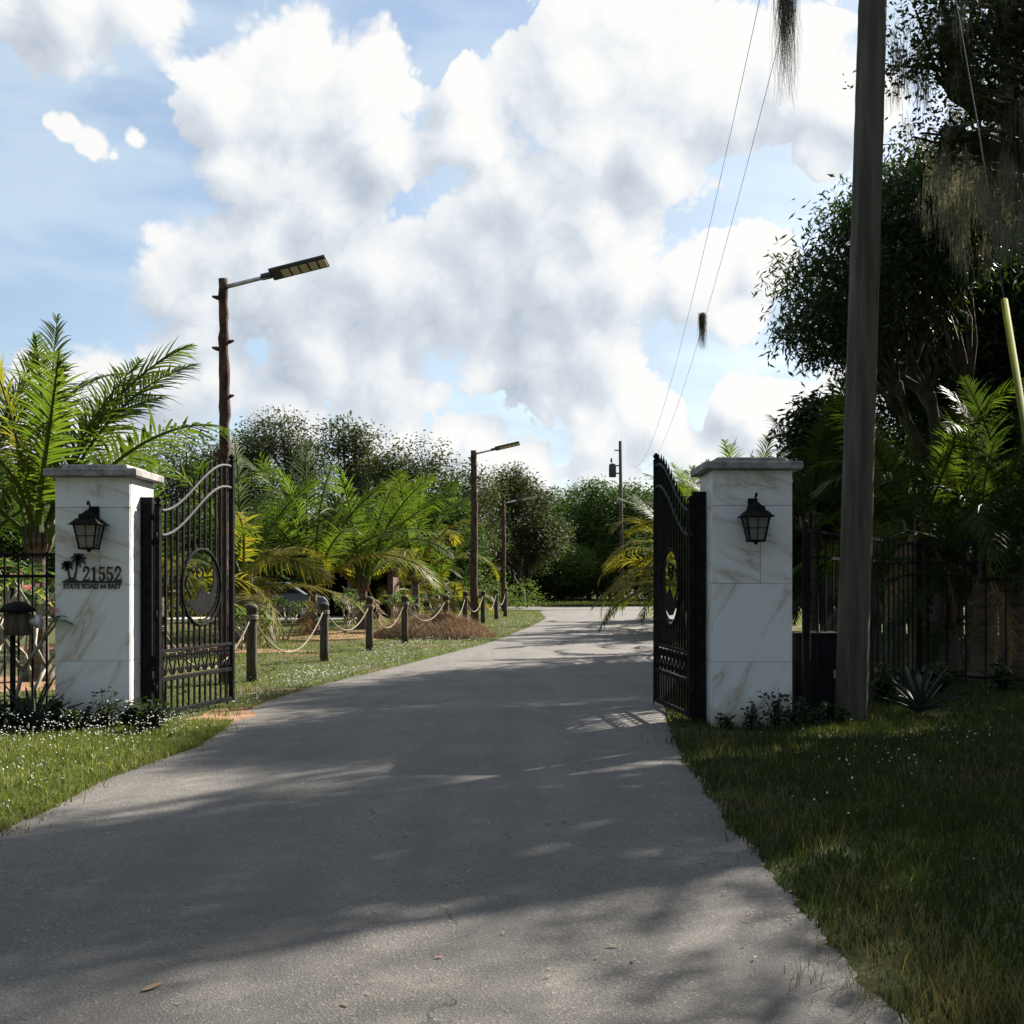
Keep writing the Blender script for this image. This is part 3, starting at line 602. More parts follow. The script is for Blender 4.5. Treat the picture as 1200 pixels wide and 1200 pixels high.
# ------------------------------------------------------------ gate leaves
LG = 1.65
def ztop(x): return 2.29+.63*smoothstep((x-.05)/(LG-.2))
def zlow(x): return 2.02+.64*smoothstep((x-.05)/(LG-.2))
def gate_leaf(label, p0, p1):
    a = math.atan2(p1[1]-p0[1], p1[0]-p0[0])
    t = thing('gate_leaf', label, 'gate', (p0[0], p0[1], 0), a, 'gate leaves')
    b = MB(); b.box((0, 0, 1.20), (.06, .06, 2.28), bev=.004); b.lathe([(.04, 0), (.04, .02), (.02, .03), (.04, .06), (.03, .085), (.008, .1)], (0, 0, 2.34), 12); b.build('hinge_stile', 'black_iron', t)
    b = MB(); b.box((LG, 0, 1.525), (.055, .06, 2.91), bev=.004); b.lathe([(.035, 0), (.04, .01), (.02, .02), (.038, .05), (.038, .06), (.02, .085), (.006, .095)], (LG, 0, 2.98), 12); b.build('free_stile', 'black_iron', t)
    for z, hh in ((.085, .05), (.445, .045), (.755, .035)):
        MB().box((LG/2, 0, z), (LG-.06, .045, hh), bev=.004).build('rail', 'black_iron', t)
    for fz in (ztop, zlow):
        MB().tube([(.03+(LG-.06)*k/24, 0, fz(.03+(LG-.06)*k/24)) for k in range(25)], .021, 8).build('curved_rail', 'grey_iron', t)
    cx, cz, r = LG*.56, 1.45, .44
    b = MB(); b.tube([(cx+r*math.cos(2*math.pi*k/40), 0, cz+r*math.sin(2*math.pi*k/40)) for k in range(41)], .022, 8, cap=False); b.build('ring', 'black_iron', t)
    b = MB(); b.tube([(cx+(r-.06)*math.cos(R(k)), 0, cz+(r-.06)*math.sin(R(k))) for k in range(-100, 60, 8)], .012, 6); 
    b.poly([(cx+x*r, cz+z*r) for x, z in [(-.8, -.3), (-.55, -.36), (-.3, -.3), (-.1, -.12), (.05, .0), (.22, -.12), (.42, -.2), (.58, .0), (.64, .25), (.6, .5), (.5, .62), (.72, .55), (.82, .3), (.8, 0), (.7, -.35), (.45, -.6), (.1, -.74), (-.25, -.72), (-.5, -.55), (-.7, -.5)]][::-1], -.006, .006)
    b.tube([(cx-.30+.06*math.sin(k*.9), 0, cz-.22+.05*k) for k in range(9)], .011, 6)
    b.tube([(cx-.02+.12*math.cos(R(q))*(1-q/700), 0, cz+.17+.12*math.sin(R(q))*(1-q/700)) for q in range(0, 460, 20)], .011, 6)
    b.tube([(cx-.30, 0, cz+.18), (cx-.16, 0, cz+.24), (cx-.04, 0, cz+.16)], .011, 6)
    b.build('emblem', 'black_iron', t)
    nb = 12
    for i in range(nb):
        x = .03+(LG-.06)*(i+1)/(nb+1)
        top = ztop(x)+.07
        dx = abs(x-cx)
        cuts = [(.77, top)]
        if dx < r-.02:
            hz = math.sqrt(r*r-dx*dx); cuts = [(.77, cz-hz+.005), (cz+hz-.005, top)]
        for j, (z0, z1) in enumerate(cuts):
            b = MB(); b.box((x, 0, (z0+z1)/2), (.024, .024, z1-z0))
            if j == len(cuts)-1:
                b.add([(x-.018, 0, z1), (x, -.012, z1), (x+.018, 0, z1), (x, .012, z1), (x, 0, z1+.07), (x, 0, z1-.02)], [(0, 1, 4), (1, 2, 4), (2, 3, 4), (3, 0, 4), (1, 0, 5), (2, 1, 5), (3, 2, 5), (0, 3, 5)])
            b.build('picket', 'black_iron', t)
        MB().box((x, 0, .267), (.02, .02, .316)).build('picket', 'black_iron', t)
    sc = None
    for i in range(9):                      # scrollwork band
        x = .03+(LG-.06)*(i+.5)/9
        if sc is None:
            b = MB()
            for sx in (-1, 1):
                pts = [(sx*(.030+.040*math.cos(R(q))*(1-q/900)), 0, .21+.05*math.sin(R(q))*(1-q/900)) for q in range(540, -60, -30)]
                pts += [(sx*.045, 0, .12), (sx*.02, 0, .07)]
                pts += [(sx*(.04-.035*math.cos(R(q))), 0, .05+.035*math.sin(R(q)-1.2)) for q in range(30, 330, 40)]
                b.tube(pts, .010, 5)
            sc = b.mesh('scroll', 'black_iron')
        o = link('scroll', sc, t); o.location = (x, 0, .467)
    for z in (.35, 1.15, 2.0):
        MB().lathe([(.022, -.05), (.022, .05)], (-.045, 0, z), 8).build('hinge', 'black_iron', t)
    b = MB(); b.tube([(LG-.04, .04, .42), (LG-.04, .04, .02)], .008, 6); b.build('drop_bolt', 'grey_iron', t)
    return t
gate_leaf('open black gate leaf with a round emblem, beside the left pillar', (-3.84, 12.5), (-3.43, 14.1))
gate_leaf('open black gate leaf standing edge on beside the right pillar', (1.92, 12.35), (1.75, 13.99))
def gate_post(label, x, y, z, w):
    b = MB(); b.box((x, y, z/2), (w, .14, z), bev=.004); b.box((x, y, z+.006), (w+.012, .152, .012))
    return tag(b.build('gate_post', 'black_iron'), label, 'post', 'steel gate posts')
gate_post('square black steel post between left pillar and its gate leaf', -3.965, 12.55, 2.42, .12)
gate_post('square black steel post between right pillar and its gate leaf', 2.01, 12.42, 2.47, .13)
# ------------------------------------------------------------ iron fences
def fence(label, pts, ztop_, z2, zb, spacing, posts=True, wavy=None):
    t = thing('iron_fence', label, 'fence', (pts[0][0], pts[0][1], 0))
    ox, oy = pts[0]
    me = None
    for i in range(len(pts)-1):
        (ax, ay), (bx, by) = pts[i], pts[i+1]; L = math.hypot(bx-ax, by-ay); an = math.atan2(by-ay, bx-ax)
        for z in (ztop_, z2, zb):
            b = MB(); b.box((0, 0, 0), (L, .035, .035)); o = b.build('rail', 'black_iron', t)
            o.location = ((ax+bx)/2-ox, (ay+by)/2-oy, z); o.rotation_euler = (0, 0, an)
        n = int(L/spacing)
        for k in range(n):
            f = (k+.5)/n
            if me is None:
                b = MB(); b.box((0, 0, (ztop_+.02)/2), (.018, .018, ztop_)); me = b.mesh('picket', 'black_iron')
            o = link('picket', me, t); o.location = (ax+(bx-ax)*f-ox, ay+(by-ay)*f-oy, .02); o.rotation_euler = (0, 0, an)
        b = MB(); b.box((0, 0, ztop_/2+.03), (.06, .06, ztop_+.08), bev=.004); b.lathe([(.03, 0), (.03, .02), (.004, .05)], (0, 0, ztop_+.07), 8)
        o = b.build('post', 'black_iron', t); o.location = (ax-ox, ay-oy, 0)
    return t
fence('black iron picket fence running left from the left pillar', [(-4.84, 12.55), (-9.5, 12.75)], 1.81, 1.575, .16, .155)
fence('black iron picket fence bending back behind the utility pole', [(3.12, 12.25), (6.15, 17.4), (9.8, 13.0)], 2.06, 1.78, .12, .30)
# ------------------------------------------------------------ poles and lamps
def rough_pole(pts, rad, n, rng, amp):
    b = MB(); V = []; P = []; Rr = []
    for i in range(len(pts)-1):
        m = max(1, int((Vector(pts[i+1])-Vector(pts[i])).length/.12))
        for k in range(m):
            f = k/m; P.append(Vector(pts[i]).lerp(Vector(pts[i+1]), f)+Vector((rng.normal(0, amp*.35), rng.normal(0, amp*.35), 0))); Rr.append(rad[i]+(rad[i+1]-rad[i])*f+rng.normal(0, amp*.4))
    P.append(Vector(pts[-1])); Rr.append(rad[-1])
    b.tube(P, Rr, n)
    return b
def lamp_post(label, x, y, h, r, s=1., arm_up=.22, knots=True):
    rng = np.random.default_rng(int(y*7))
    t = thing('lamp_post', label, 'lamp post', (x, y, 0), 0, 'log lamp posts')
    b = rough_pole([(.04, 0, -.1), (.0, 0, h*.3), (.03, 0, h*.6), (0, 0, h)], [r*1.15, r*1.08, r, r*.8], 14, rng, .012)
    if knots:
        for z, a in ((h-.95, 0), (h-1.05, 3.1), (h-1.75, .1), (h-2.6, 2.9), (h-.3, 3.0), (h-3.1, .2)):
            d = Vector((math.cos(a), math.sin(a)*.3, .25)); b.tube([Vector((0, 0, z)), Vector((0, 0, z))+d*(r+.02), Vector((0, 0, z))+d*(r+.08)], [.035, .03, .014], 6)
    b.build('pole', 'bark_pole', t)
    d = Vector((1, -.10, arm_up)).normalized()
    p0 = Vector((r*.6, 0, h-.12)); p1 = p0+d*.58*s
    MB().tube([p0, p1+d*.06], .033*s, 8).build('arm', 'alu', t)
    # head: flat case with five led panels underneath, rolled towards the road
    rot = d.to_track_quat('X', 'Z').to_matrix() @ Matrix.Rotation(R(-20), 3, 'X')
    hd = link('lamp_head', None, t) if False else None
    c = p1+d*(.12+.42)*s
    b = MB(); b.box((0, 0, .015), (.86*s, .26*s, .05*s), bev=.012*s); b.box((-.50*s, 0, .01), (.16*s, .09*s, .07*s), bev=.01*s)
    ob = b.build('lamp_head', 'lamp_case', t); ob.location = c; ob.rotation_euler = rot.to_euler()
    for k in range(5):
        q = MB().box((0, 0, 0), (.11*s, .17*s, .012*s), bev=.002).build('led_panel', 'led', ob); q.location = ((-.20+k*.14)*s, 0, -.017*s)
    return t
lamp_post('nearest log lamp post with knots, behind the left gate leaf', -4.24, 16.9, 5.95, .082)
lamp_post('middle log lamp post, rising behind the straw mound', at(555, 731, 39.5).x, 39.5, 5.95, .125)
lamp_post('farthest and smallest log lamp post, at the end of the rope posts', at(590, 715, 56).x, 54.0, 5.2, .10)
def utility_poles():
    rng = np.random.default_rng(4)
    b = rough_pole([(3.70, 12.6, -.1), (3.86, 12.6, 5), (4.05, 12.6, 11.5)], [.175, .160, .135], 24, rng, .003)
    o = tag(b.build('utility_pole', 'pole_wood'), 'thick grey wooden utility pole on the right lawn', 'utility pole')
    x, y = at(729, 600, 75).x, 75
    t = thing('distant_utility_pole', 'thin distant utility pole with a transformer above the trees', 'utility pole', (x, y, 0))
    MB().tube([(0, 0, 0), (-.12, 0, 10.5)], [.13, .11], 10).build('pole', 'pole_wood', t)
    b = MB(); b.lathe([(.21, 0), (.24, .05), (.24, .75), (.2, .85), (.08, .9)], (-.62, 0, 8.15), 14); b.lathe([(.05, 0), (.07, .1), (.04, .3)], (-.7, 0, 9.1), 8); b.build('transformer', 'wire', t)
    b = MB(); b.box((-.25, 0, 8.4), (.45, .08, .08)); b.box((-.25, 0, 8.9), (.45, .08, .08)); b.box((-.25, 0, 9.9), (.5, .07, .07)); b.build('bracket', 'pole_wood', t)
utility_poles()
def wz(Y): return 7.57+(-.1094)*(Y-12)+.00357*(Y-12)*(Y-28)
def wx(Y): return 1.724+.0711*Y
YS = list(np.linspace(0, 75, 60))
tag(MB().tube([(wx(y), y, wz(y)) for y in YS], .0032, 5).build('overhead_wire', 'wire'), 'left overhead wire crossing the sky towards the distant pole', 'wire', 'overhead wires')
tag(MB().tube([(wx(y)+.27, y, wz(y)-.17) for y in YS], .0032, 5).build('overhead_wire', 'wire'), 'right overhead wire, the one with moss hanging on it', 'wire', 'overhead wires')
g0 = at(1120, 0, 7.6); g1 = at(1177, 352, 5.6)
dd = (g1-g0).normalized(); g2 = g1+dd*(g1.z/-dd.z)
tag(MB().tube([g0-dd*4, g0, g1.lerp(g0, .5)+Vector((.01, 0, .0)), g1], .004, 6).build('guy_wire', 'wire'), 'steel guy wire slanting down at the right edge', 'wire')
tag(MB().tube([g1, g1.lerp(g2, .5), g2+dd*.1], .016, 8).build('guy_guard', 'guard'), 'yellow green plastic guard on the lower end of the guy wire', 'guard')
# ------------------------------------------------------------ rope posts
posts = [(-4.25, 13.9), (-3.93, 17.4), (-3.52, 21.6), (-3.08, 24.9), (-2.57, 27.6), (-1.78, 31), (-1.42, 35), (-1.0, 39.7), (-.6, 43.8), (-.27, 47)]
wh = ['behind the left gate leaf', 'right next to the left gate leaf, nearest in view', 'second from the gate', 'third from the gate', 'in front of the straw mound', 'behind the straw mound, left of the middle lamp post', 'just left of the middle lamp post', 'just right of the middle lamp post', 'second to the right of the middle lamp post', 'last and farthest of the row']
bp = None
def rope_posts():
    b = MB(); b.lathe([(.085, -.1), (.082, .3), (.078, .8), (.078, 1.06), (.092, 1.065), (.092, 1.10), (.07, 1.13), (.0, 1.14)], n=14); pm = b.mesh('post_body', 'bollard')
    b = MB()
    for z in (.92, .945, .97): b.tube([(.088*math.cos(q), .088*math.sin(q), z) for q in np.linspace(0, 2*math.pi, 17)], .013, 6, cap=False)
    rm = b.mesh('rope_wrap', 'rope')
    for i, (x, y) in enumerate(posts):
        t = thing('rope_post', 'round dark wooden rope post '+wh[i], 'bollard', (x, y, 0), .3*i, 'rope posts along the driveway')
        link('post_body', pm, t); link('rope_wrap', rm, t)
        s = 1+.03*math.sin(i*2.3); t.scale = (1, 1, s)
    for i in range(len(posts)-1):
        (ax, ay), (bx, by) = posts[i], posts[i+1]; sag = [.6, .62, .42, .5, .45, .5, .45, .5, .42][i]
        d = Vector((bx-ax, by-ay, 0)).normalized()*.09
        P = []
        for k in range(29):
            f = k/28; P.append((ax+d.x+(bx-ax-2*d.x)*f, ay+d.y+(by-ay-2*d.y)*f, (.93-sag*4*f*(1-f))))
        tag(MB().tube(P, .0125, 8).build('rope', 'rope'), 'pale sagging rope between the posts '+['left of and behind the gate leaf', 'one and two, nearest the gate, the lowest sagging', 'two and three', 'three and four', 'four and five by the straw mound', 'behind the straw mound', 'passing behind the middle lamp post', 'right of the middle lamp post', 'at the far end'][i], 'rope', 'ropes between posts')
rope_posts()
# straw mound
def straw_mound():
    rng = np.random.default_rng(9)
    c = at(508, 745, 30.2); cx, cy = c.x, 30.4
    t = thing('straw_mound', 'mound of brown pine straw behind the rope posts', 'mound', (cx, cy, 0))
    V = []; Fs = []; n, m = 40, 14
    hs = lambda u, a: .45*(1-u**1.8)*(1+.25*math.sin(2*a+1)+.12*math.sin(5*a))
    for j in range(m+1):
        for i in range(n):
            u = j/m; a = 2*math.pi*i/n; z = hs(u, a)+rng.normal(0, .03) if j < m else -.05
            V.append((1.55*u*math.cos(a), 1.2*u*math.sin(a), z))
    Fs = [(j*n+i, (j+1)*n+i, (j+1)*n+(i+1) % n, j*n+(i+1) % n) for j in range(m) for i in range(n)]
    me = bpy.data.meshes.new('heap'); me.from_pydata(V, [], Fs); me.materials.append(MT['straw']); link('heap', me, t)
    k = 9000; u = rng.random(k)**.5; a = rng.uniform(0, 6.283, k)
    P = np.stack([1.65*u*np.cos(a), 1.3*u*np.sin(a), .45*(1-u**1.8)*(1+.25*np.sin(2*a+1)+.12*np.sin(5*a))], 1)
    V, T, tt = blades(P, rng.uniform(.08, .3, k), rng.uniform(.008, .02, k), rng, 1.5)
    o = link('straw', mesh('straw', V, T, 'straw', tt), t); o['kind'] = 'stuff'
straw_mound()
# ------------------------------------------------------------ vegetation
def leafcards(P, size, aspect, rng, down=0.0, flat=.5):
    n = len(P)
    ax = rng.normal(0, 1, (n, 3)); ax[:, 2] = ax[:, 2]*.5-down; ax = unit(ax)
    nr = rng.normal(0, 1, (n, 3)); nr[:, 2] = np.abs(nr[:, 2])+flat; sd = unit(np.cross(ax, nr))
    nn = np.cross(sd, ax)
    s = (size*rng.uniform(.6, 1.3, n))[:, None]; w = s*aspect/2
    bend = nn*s*rng.uniform(-.15, .05, n)[:, None]
    return np.stack([P, P+ax*s*.45+sd*w+bend, P+ax*s+bend*1.6, P+ax*s*.45-sd*w+bend], 1)
def clumps_in(blobs, rng, shell=.55):
    out = []
    for (x, y, z, rx, ry, rz, n) in blobs:
        d = unit(rng.normal(0, 1, (n, 3))); u = rng.uniform(shell**3, 1, n)**(1/3)
        out.append(np.array([x, y, z])+d*u[:, None]*np.array([rx, ry, rz]))
    return np.concatenate(out)
def crown(blobs, per, crad, size, aspect, rng, down=0., shell=.55, flat=.5):
    Cc = clumps_in(blobs, rng, shell); n = len(Cc)
    idx = np.repeat(np.arange(n), per)
    sc = rng.uniform(.6, 1.35, n)[idx]
    P = Cc[idx]+np.clip(rng.normal(0, 1, (n*per, 3)), -1.7, 1.7)*crad*sc[:, None]*np.array([1, 1, .65])
    tint = np.clip(rng.beta(2, 2, n)[idx]*.7+rng.uniform(0, .35, n*per), 0, 1)
    return leafcards(P, size, aspect, rng, down, flat), tint, Cc
def limb(b, p0, p1, r0, r1, rng, n=5, wob=.06):
    p0, p1 = Vector(p0), Vector(p1); L = (p1-p0).length; P = []
    for k in range(n+1):
        f = k/n; q = p0.lerp(p1, f); s = math.sin(math.pi*f)*L*wob
        P.append(q+Vector((rng.normal(0, 1)*s, rng.normal(0, 1)*s, rng.normal(0, .6)*s+math.sin(math.pi*f)*L*.06)))
    b.tube(P, [r0+(r1-r0)*k/n for k in range(n+1)], 7); return P
def tree(name, label, cat, x, y, blobs, m, per=30, crad=.4, size=.2, aspect=.5, seed=1, trunk=.25, th=None, down=0., bark='bark', group=None, shell=.55, twigs=26, stems=1, absolute=True, lean=(0, 0), flat=.5):
    rng = np.random.default_rng(seed)
    t = thing(name, label, cat, (x, y, 0), 0, group)
    bl = [(a-x, b_-y, c, d, e, f, n) for a, b_, c, d, e, f, n in blobs] if absolute else blobs
    Q, tint, Cc = crown(bl, per, crad, size, aspect, rng, down, shell, flat)
    Q[..., 2] = np.maximum(Q[..., 2], .03)
    o = link('crown', quads('crown', Q, m, tint), t)
    zs = min(b_[2]-b_[5]*.5 for b_ in bl); th = th if th is not None else max(.2, zs)
    b = MB(); T = Vector((lean[0], lean[1], th))
    for s in range(stems):
        a = 6.28*s/max(1, stems); off = Vector((math.cos(a), math.sin(a), 0))*(trunk*1.6 if stems > 1 else 0)
        limb(b, off*.6+Vector((0, 0, -.1)), T+off*2, trunk*1.25, trunk*.75, rng, 6, .03)
    for bb in bl:
        c = Vector(bb[:3]); st = limb(b, T, c, trunk*.6, trunk*.28, rng)
        near = Cc[np.linalg.norm((Cc-np.array(bb[:3]))/np.array(bb[3:6]), axis=1) < 1.05]
        for k in range(min(len(near), max(3, twigs//max(1, len(bl)//3+1)))):
            q = near[rng.integers(len(near))]; s0 = st[rng.integers(2, len(st))]
            limb(b, s0, q, trunk*.2, trunk*.04, rng, 4, .08)
    b.build('trunk', bark, t)
    return t
# --- far tree line ---------------------------------------------------------
def ptree(label, px, top, w, Y, m='oak', base=None, size=.22, per=26, dens=1., seed=0, group='trees along the far side of the lawn', low=None, name='oak_tree', cat='tree', trunk=.25, extra=(), aspect=.5, down=0., shell=.55):
    """crown w px wide reaching photo row top, standing Y metres away"""
    k = Y/F_PX; x = (px-600)*k; H = CAMZ-(top-HOR)*k; r = w*k/2; rng = np.random.default_rng(seed+100)
    lo = low if low is not None else H*.12
    bl = []; nb = 14
    for i in range(nb):
        a = rng.uniform(0, 6.28); u = rng.uniform(.2, .72); zz = lo+(H-lo)*rng.uniform(.2, .86)
        taper = 1-.45*((zz-lo)/(H-lo))**2
        q = r*rng.uniform(.34, .5); qz = q*.72
        zz = min(zz, H-qz)
        bl.append((x+u*r*taper*math.cos(a), Y+u*r*taper*math.sin(a), zz, q, q, qz, int(34*dens*rng.uniform(.7, 1.2))))
    bl.append((x+rng.normal(0, r*.1), Y, H-r*.42, r*.5, r*.5, r*.40, int(40*dens)))
    for e in extra: bl.append(e)
    return tree(name, label, cat, x, Y, bl, m, per=per, crad=r*.085+.12, size=size, aspect=aspect, seed=seed, trunk=trunk, th=lo*.8+.3, group=group, down=down, shell=shell)
far = [('dark oak behind the top of the left gate leaf', 215, 500, 150, 62, 'oak'), ('tall greyish oak just right of the nearest lamp post', 345, 478, 120, 64, 'oak'),
       ('tall oak with sky gaps, second right of the nearest lamp post', 412, 486, 105, 60, 'oak'), ('broad dark oak left of the middle lamp post', 482, 506, 130, 58, 'oak'),
       ('dark oak directly behind the middle lamp post', 548, 536, 130, 60, 'oak'), ('rounded oak right of the middle lamp post', 612, 543, 95, 66, 'oak'),
       ('loose green tree left of the distant utility pole', 690, 561, 95, 84, 'tree_green'), ('green tree behind the foot of the distant utility pole', 745, 566, 100, 82, 'tree_green'),
       ('green tree left of the right gate leaf, behind it', 812, 560, 110, 70, 'tree_green'),
       ('dark oak farthest left on the skyline', 60, 528, 150, 66, 'oak'), ('round dark oak between the middle and farthest lamp posts', 578, 556, 110, 72, 'oak'), ('broad green tree closing the gap left of the distant utility pole', 655, 572, 110, 90, 'tree_green'), ('green tree right of the distant utility pole', 775, 572, 100, 88, 'tree_green'), ('oak behind the tall left palm', 140, 520, 110, 70, 'oak'), ('small oak between the two tallest on the left', 282, 500, 90, 66, 'oak')]
for i, (lb, px, tp, w, Y, m) in enumerate(far):
    w *= 1.22
    ptree(lb, px, tp, w, Y, m, seed=i+1, dens=1.7, size=.18 if m == 'oak' else .22, low=.8, shell=.4, trunk=.2)
# evergreen understorey in front of them
und = [('dark evergreen under the oaks at the far left edge', 10, 600, 150, 48), ('dark evergreen behind the left pillar', 120, 590, 150, 50), ('dark evergreen behind the left gate leaf', 230, 592, 130, 47),
       ('dark evergreen behind the first coconut palm', 330, 588, 130, 50), ('dark evergreen behind the middle coconut palms', 430, 585, 140, 52), ('dark evergreen left of the middle lamp post', 515, 575, 120, 54)]
for i, (lb, px, tp, w, Y) in enumerate(und):
    ptree(lb, px, tp, w, Y, 'tree_green', seed=i+40, dens=1.4, size=.2, low=.4, group='evergreens under the oaks', name='evergreen_tree', trunk=.14)
hed = [('pale green layered shrub tree right of the middle lamp post', 590, 642, 110, 66), ('layered shrub tree at the end of the driveway', 650, 640, 120, 67), ('dark shrub tree with pale blossoms at the bend', 650, 660, 90, 63.5 + 5),
       ('shrub tree left of the right gate leaf', 715, 632, 100, 70), ('bushy tree hidden partly by the right gate leaf', 790, 620, 110, 68), ('dense green tree under the skyline at the bend', 700, 595, 120, 76), ('dense green tree behind the farthest lamp post', 615, 600, 120, 74), ('tree in the middle distance seen over the right gate leaf', 760, 590, 110, 74)]
for i, (lb, px, tp, w, Y) in enumerate(hed):
    Y *= 1.17
    ptree(lb, px, tp, w, Y, 'shrub' if i in (0, 1, 3, 4, 6) else 'tree_green', seed=i+60, dens=1.5, size=.19, low=.25, group='shrub trees at the bend', name='shrub_tree', trunk=.12)
for i, (px, l) in enumerate([(570, 'leftmost'), (625, 'second from the left'), (680, 'third from the left'), (735, 'third from the right'), (790, 'second from the right'), (845, 'rightmost')]):
    Y = 88; x = (px-600)*Y/F_PX
    tree('hedge_bush', 'low dense bush under the far trees at the bend, '+l, 'bush', x, Y, [(x-1, Y, 1.0, 1.6, 1.2, 1.0, 60), (x+1, Y+.6, 1.1, 1.6, 1.2, 1.1, 60), (x, Y+.3, 2.1, 1.5, 1.2, .9, 40)], 'tree_green', per=24, crad=.3, size=.24, seed=500+i, trunk=.06, th=.4, group='low bushes at the bend', twigs=4)
# --- right hand background (shaded) ----------------------------------------
rb = [('dark leafy tree with drooping leaves behind the right pillar', 968, 462, 135, 24, 'mango', .2, .35), ('dark tree behind the utility pole', 1040, 505, 150, 30, 'tree_green', .2, 0), ('dark tree behind the right iron fence', 1120, 470, 160, 32, 'tree_green', .2, 0),
      ('dark tree at the right edge behind the palms', 1200, 450, 150, 30, 'tree_green', .2, 0), ('low dark tree behind the right pillar', 900, 560, 120, 34, 'tree_green', .2, 0), ('dark tree beyond the right gate leaf', 850, 590, 90, 44, 'tree_green', .2, 0),
      ('dark tree outside the right of the wooden fence', 1300, 480, 200, 27, 'tree_green', .2, 0)]
for i, (lb, px, tp, w, Y, m, sz, dn) in enumerate(rb):
    ptree(lb, px, tp, w, Y, m, seed=i+80, dens=1.6, size=sz, low=.3, group='dark trees behind the right fence', name='dark_tree', trunk=.12, aspect=.35 if m == 'mango' else .5, down=dn)
# --- the big trees at the right ---------------------------------------------
tree('broadleaf_tree', 'tall dark broadleaf tree filling the right side behind the mango tree', 'tree', 12.5, 27,
     [(10.2, 26.5, 8.2, 2.4, 2.2, 2.1, 170), (11.8, 27, 10.0, 2.3, 2.2, 2.0, 150), (13.2, 27, 7.6, 2.6, 2.3, 2.1, 170), (11, 26.5, 6.0, 1.9, 1.8, 1.3, 100), (14.6, 27.5, 9.6, 2.4, 2.3, 2, 120), (9.6, 26.5, 10.2, 1.6, 1.6, 1.3, 90), (8.9, 26.8, 7.6, 1.7, 1.6, 1.5, 110), (11.6, 26.8, 6.9, 2.2, 1.8, 1.6, 130), (10.6, 26, 4.9, 2.2, 1.4, 1.1, 110), (8.9, 26.2, 5.9, 1.3, 1.3, .9, 50)],
     'mango', per=70, crad=.36, size=.2, aspect=.3, seed=47, trunk=.3, th=3.2, down=.6, shell=.4, twigs=60)
tree('mango_tree', 'big dark mango tree with a rounded crown behind the utility pole', 'tree', 7.4, 19.6,
     [(5.95, 19, 6.45, 1.5, 1.5, 1.25, 110), (5.25, 18.8, 5.85, .85, 1, .8, 40), (6.6, 19.2, 7.5, 1.3, 1.4, 1.2, 80), (7.3, 19.5, 7.5, 1.3, 1.4, 1.2, 90)],
     'mango', per=80, crad=.25, size=.15, aspect=.24, seed=7, trunk=.2, th=2.6, down=.75, shell=.5, twigs=60)
tree('live_oak', 'large live oak overhanging from the right with hanging moss', 'tree', 12.2, 17.5,
     [(5.45, 14.6, 8.5, .8, .9, .8, 34), (5.7, 15.0, 7.35, .55, .8, .5, 18), (6.6, 15.2, 8.9, 1.1, 1.3, 1.0, 70), (7.9, 15.6, 9.4, 1.4, 1.5, 1.0, 80), (7.3, 15.4, 7.6, .9, 1.0, .6, 42), (8.4, 15.8, 6.9, 1.2, 1.2, .8, 62), (9.6, 16.2, 8.6, 1.6, 1.6, 1.3, 85), (10, 16.4, 6.4, 1.5, 1.4, 1.0, 60), (8.6, 17, 10.8, 1.8, 1.8, 1.2, 80), (11.5, 17.5, 10.5, 2.4, 2.2, 1.7, 88), (13, 17.5, 8, 2, 2, 1.6, 70), (5.9, 15.6, 10.4, 1.1, 1.3, .9, 50), (8.05, 14.9, 9.5, 1.0, .8, .7, 42), (9.6, 21.4, 10.0, 1.5, 1.4, 1.0, 60), (11.0, 21.9, 10.4, 1.6, 1.4, 1.0, 60)],
     'oak_near', per=64, crad=.26, size=.085, aspect=.5, seed=8, trunk=.36, th=4.2, shell=.35, twigs=110)
tree('shade_oak', 'broad oak standing outside the frame at the right, shading the lawn', 'tree', 15.5, 12.5,
     [(11.5, 12.5, 7.5, 2.4, 2.2, 1.5, 120), (13.8, 14.8, 8.2, 2.6, 2.3, 1.6, 120), (14.5, 10.8, 8, 2.6, 2.2, 1.6, 110), (16.5, 13, 8.8, 2.8, 2.5, 1.7, 110), (12.2, 9.8, 6.8, 1.5, 1.4, 1.0, 60), (10.2, 10.6, 6.6, 1.1, 1.0, .7, 30), (12.6, 16.6, 6.4, 2., 1.6, 1.2, 90), (14.0, 16.2, 9.2, 2.2, 2.0, 1.2, 90), (10.6, 14.6, 6.2, 1.3, 1.1, .8, 50), (13.6, 12.4, 6.2, 1.6, 1.4, .9, 60)],
     'oak_near', per=52, crad=.38, size=.17, aspect=.5, seed=18, trunk=.36, th=3.5, shell=.3, twigs=60)
tree('skylight_block_oak', 'unseen oak added beside the viewpoint to block skylight over the lawn', 'tree', 11.5, 4.5,  # added out of view to block skylight and darken the right lawn
     [(7.2, 4.2, 8.0, 2.4, 2.4, 1.4, 90), (5.6, 6.5, 8.2, 1.9, 1.9, 1.1, 60), (9.6, 7.6, 8.4, 2.6, 2.4, 1.6, 100), (10.5, 2.5, 8.5, 3, 3, 2, 110), (5.4, 1.2, 8.6, 2.2, 2.4, 1.3, 70), (13.5, 5, 8, 3, 3, 2, 90)],
     'oak_near', per=30, crad=.45, size=.24, aspect=.55, seed=28, trunk=.4, th=3.6, shell=.2, twigs=30)
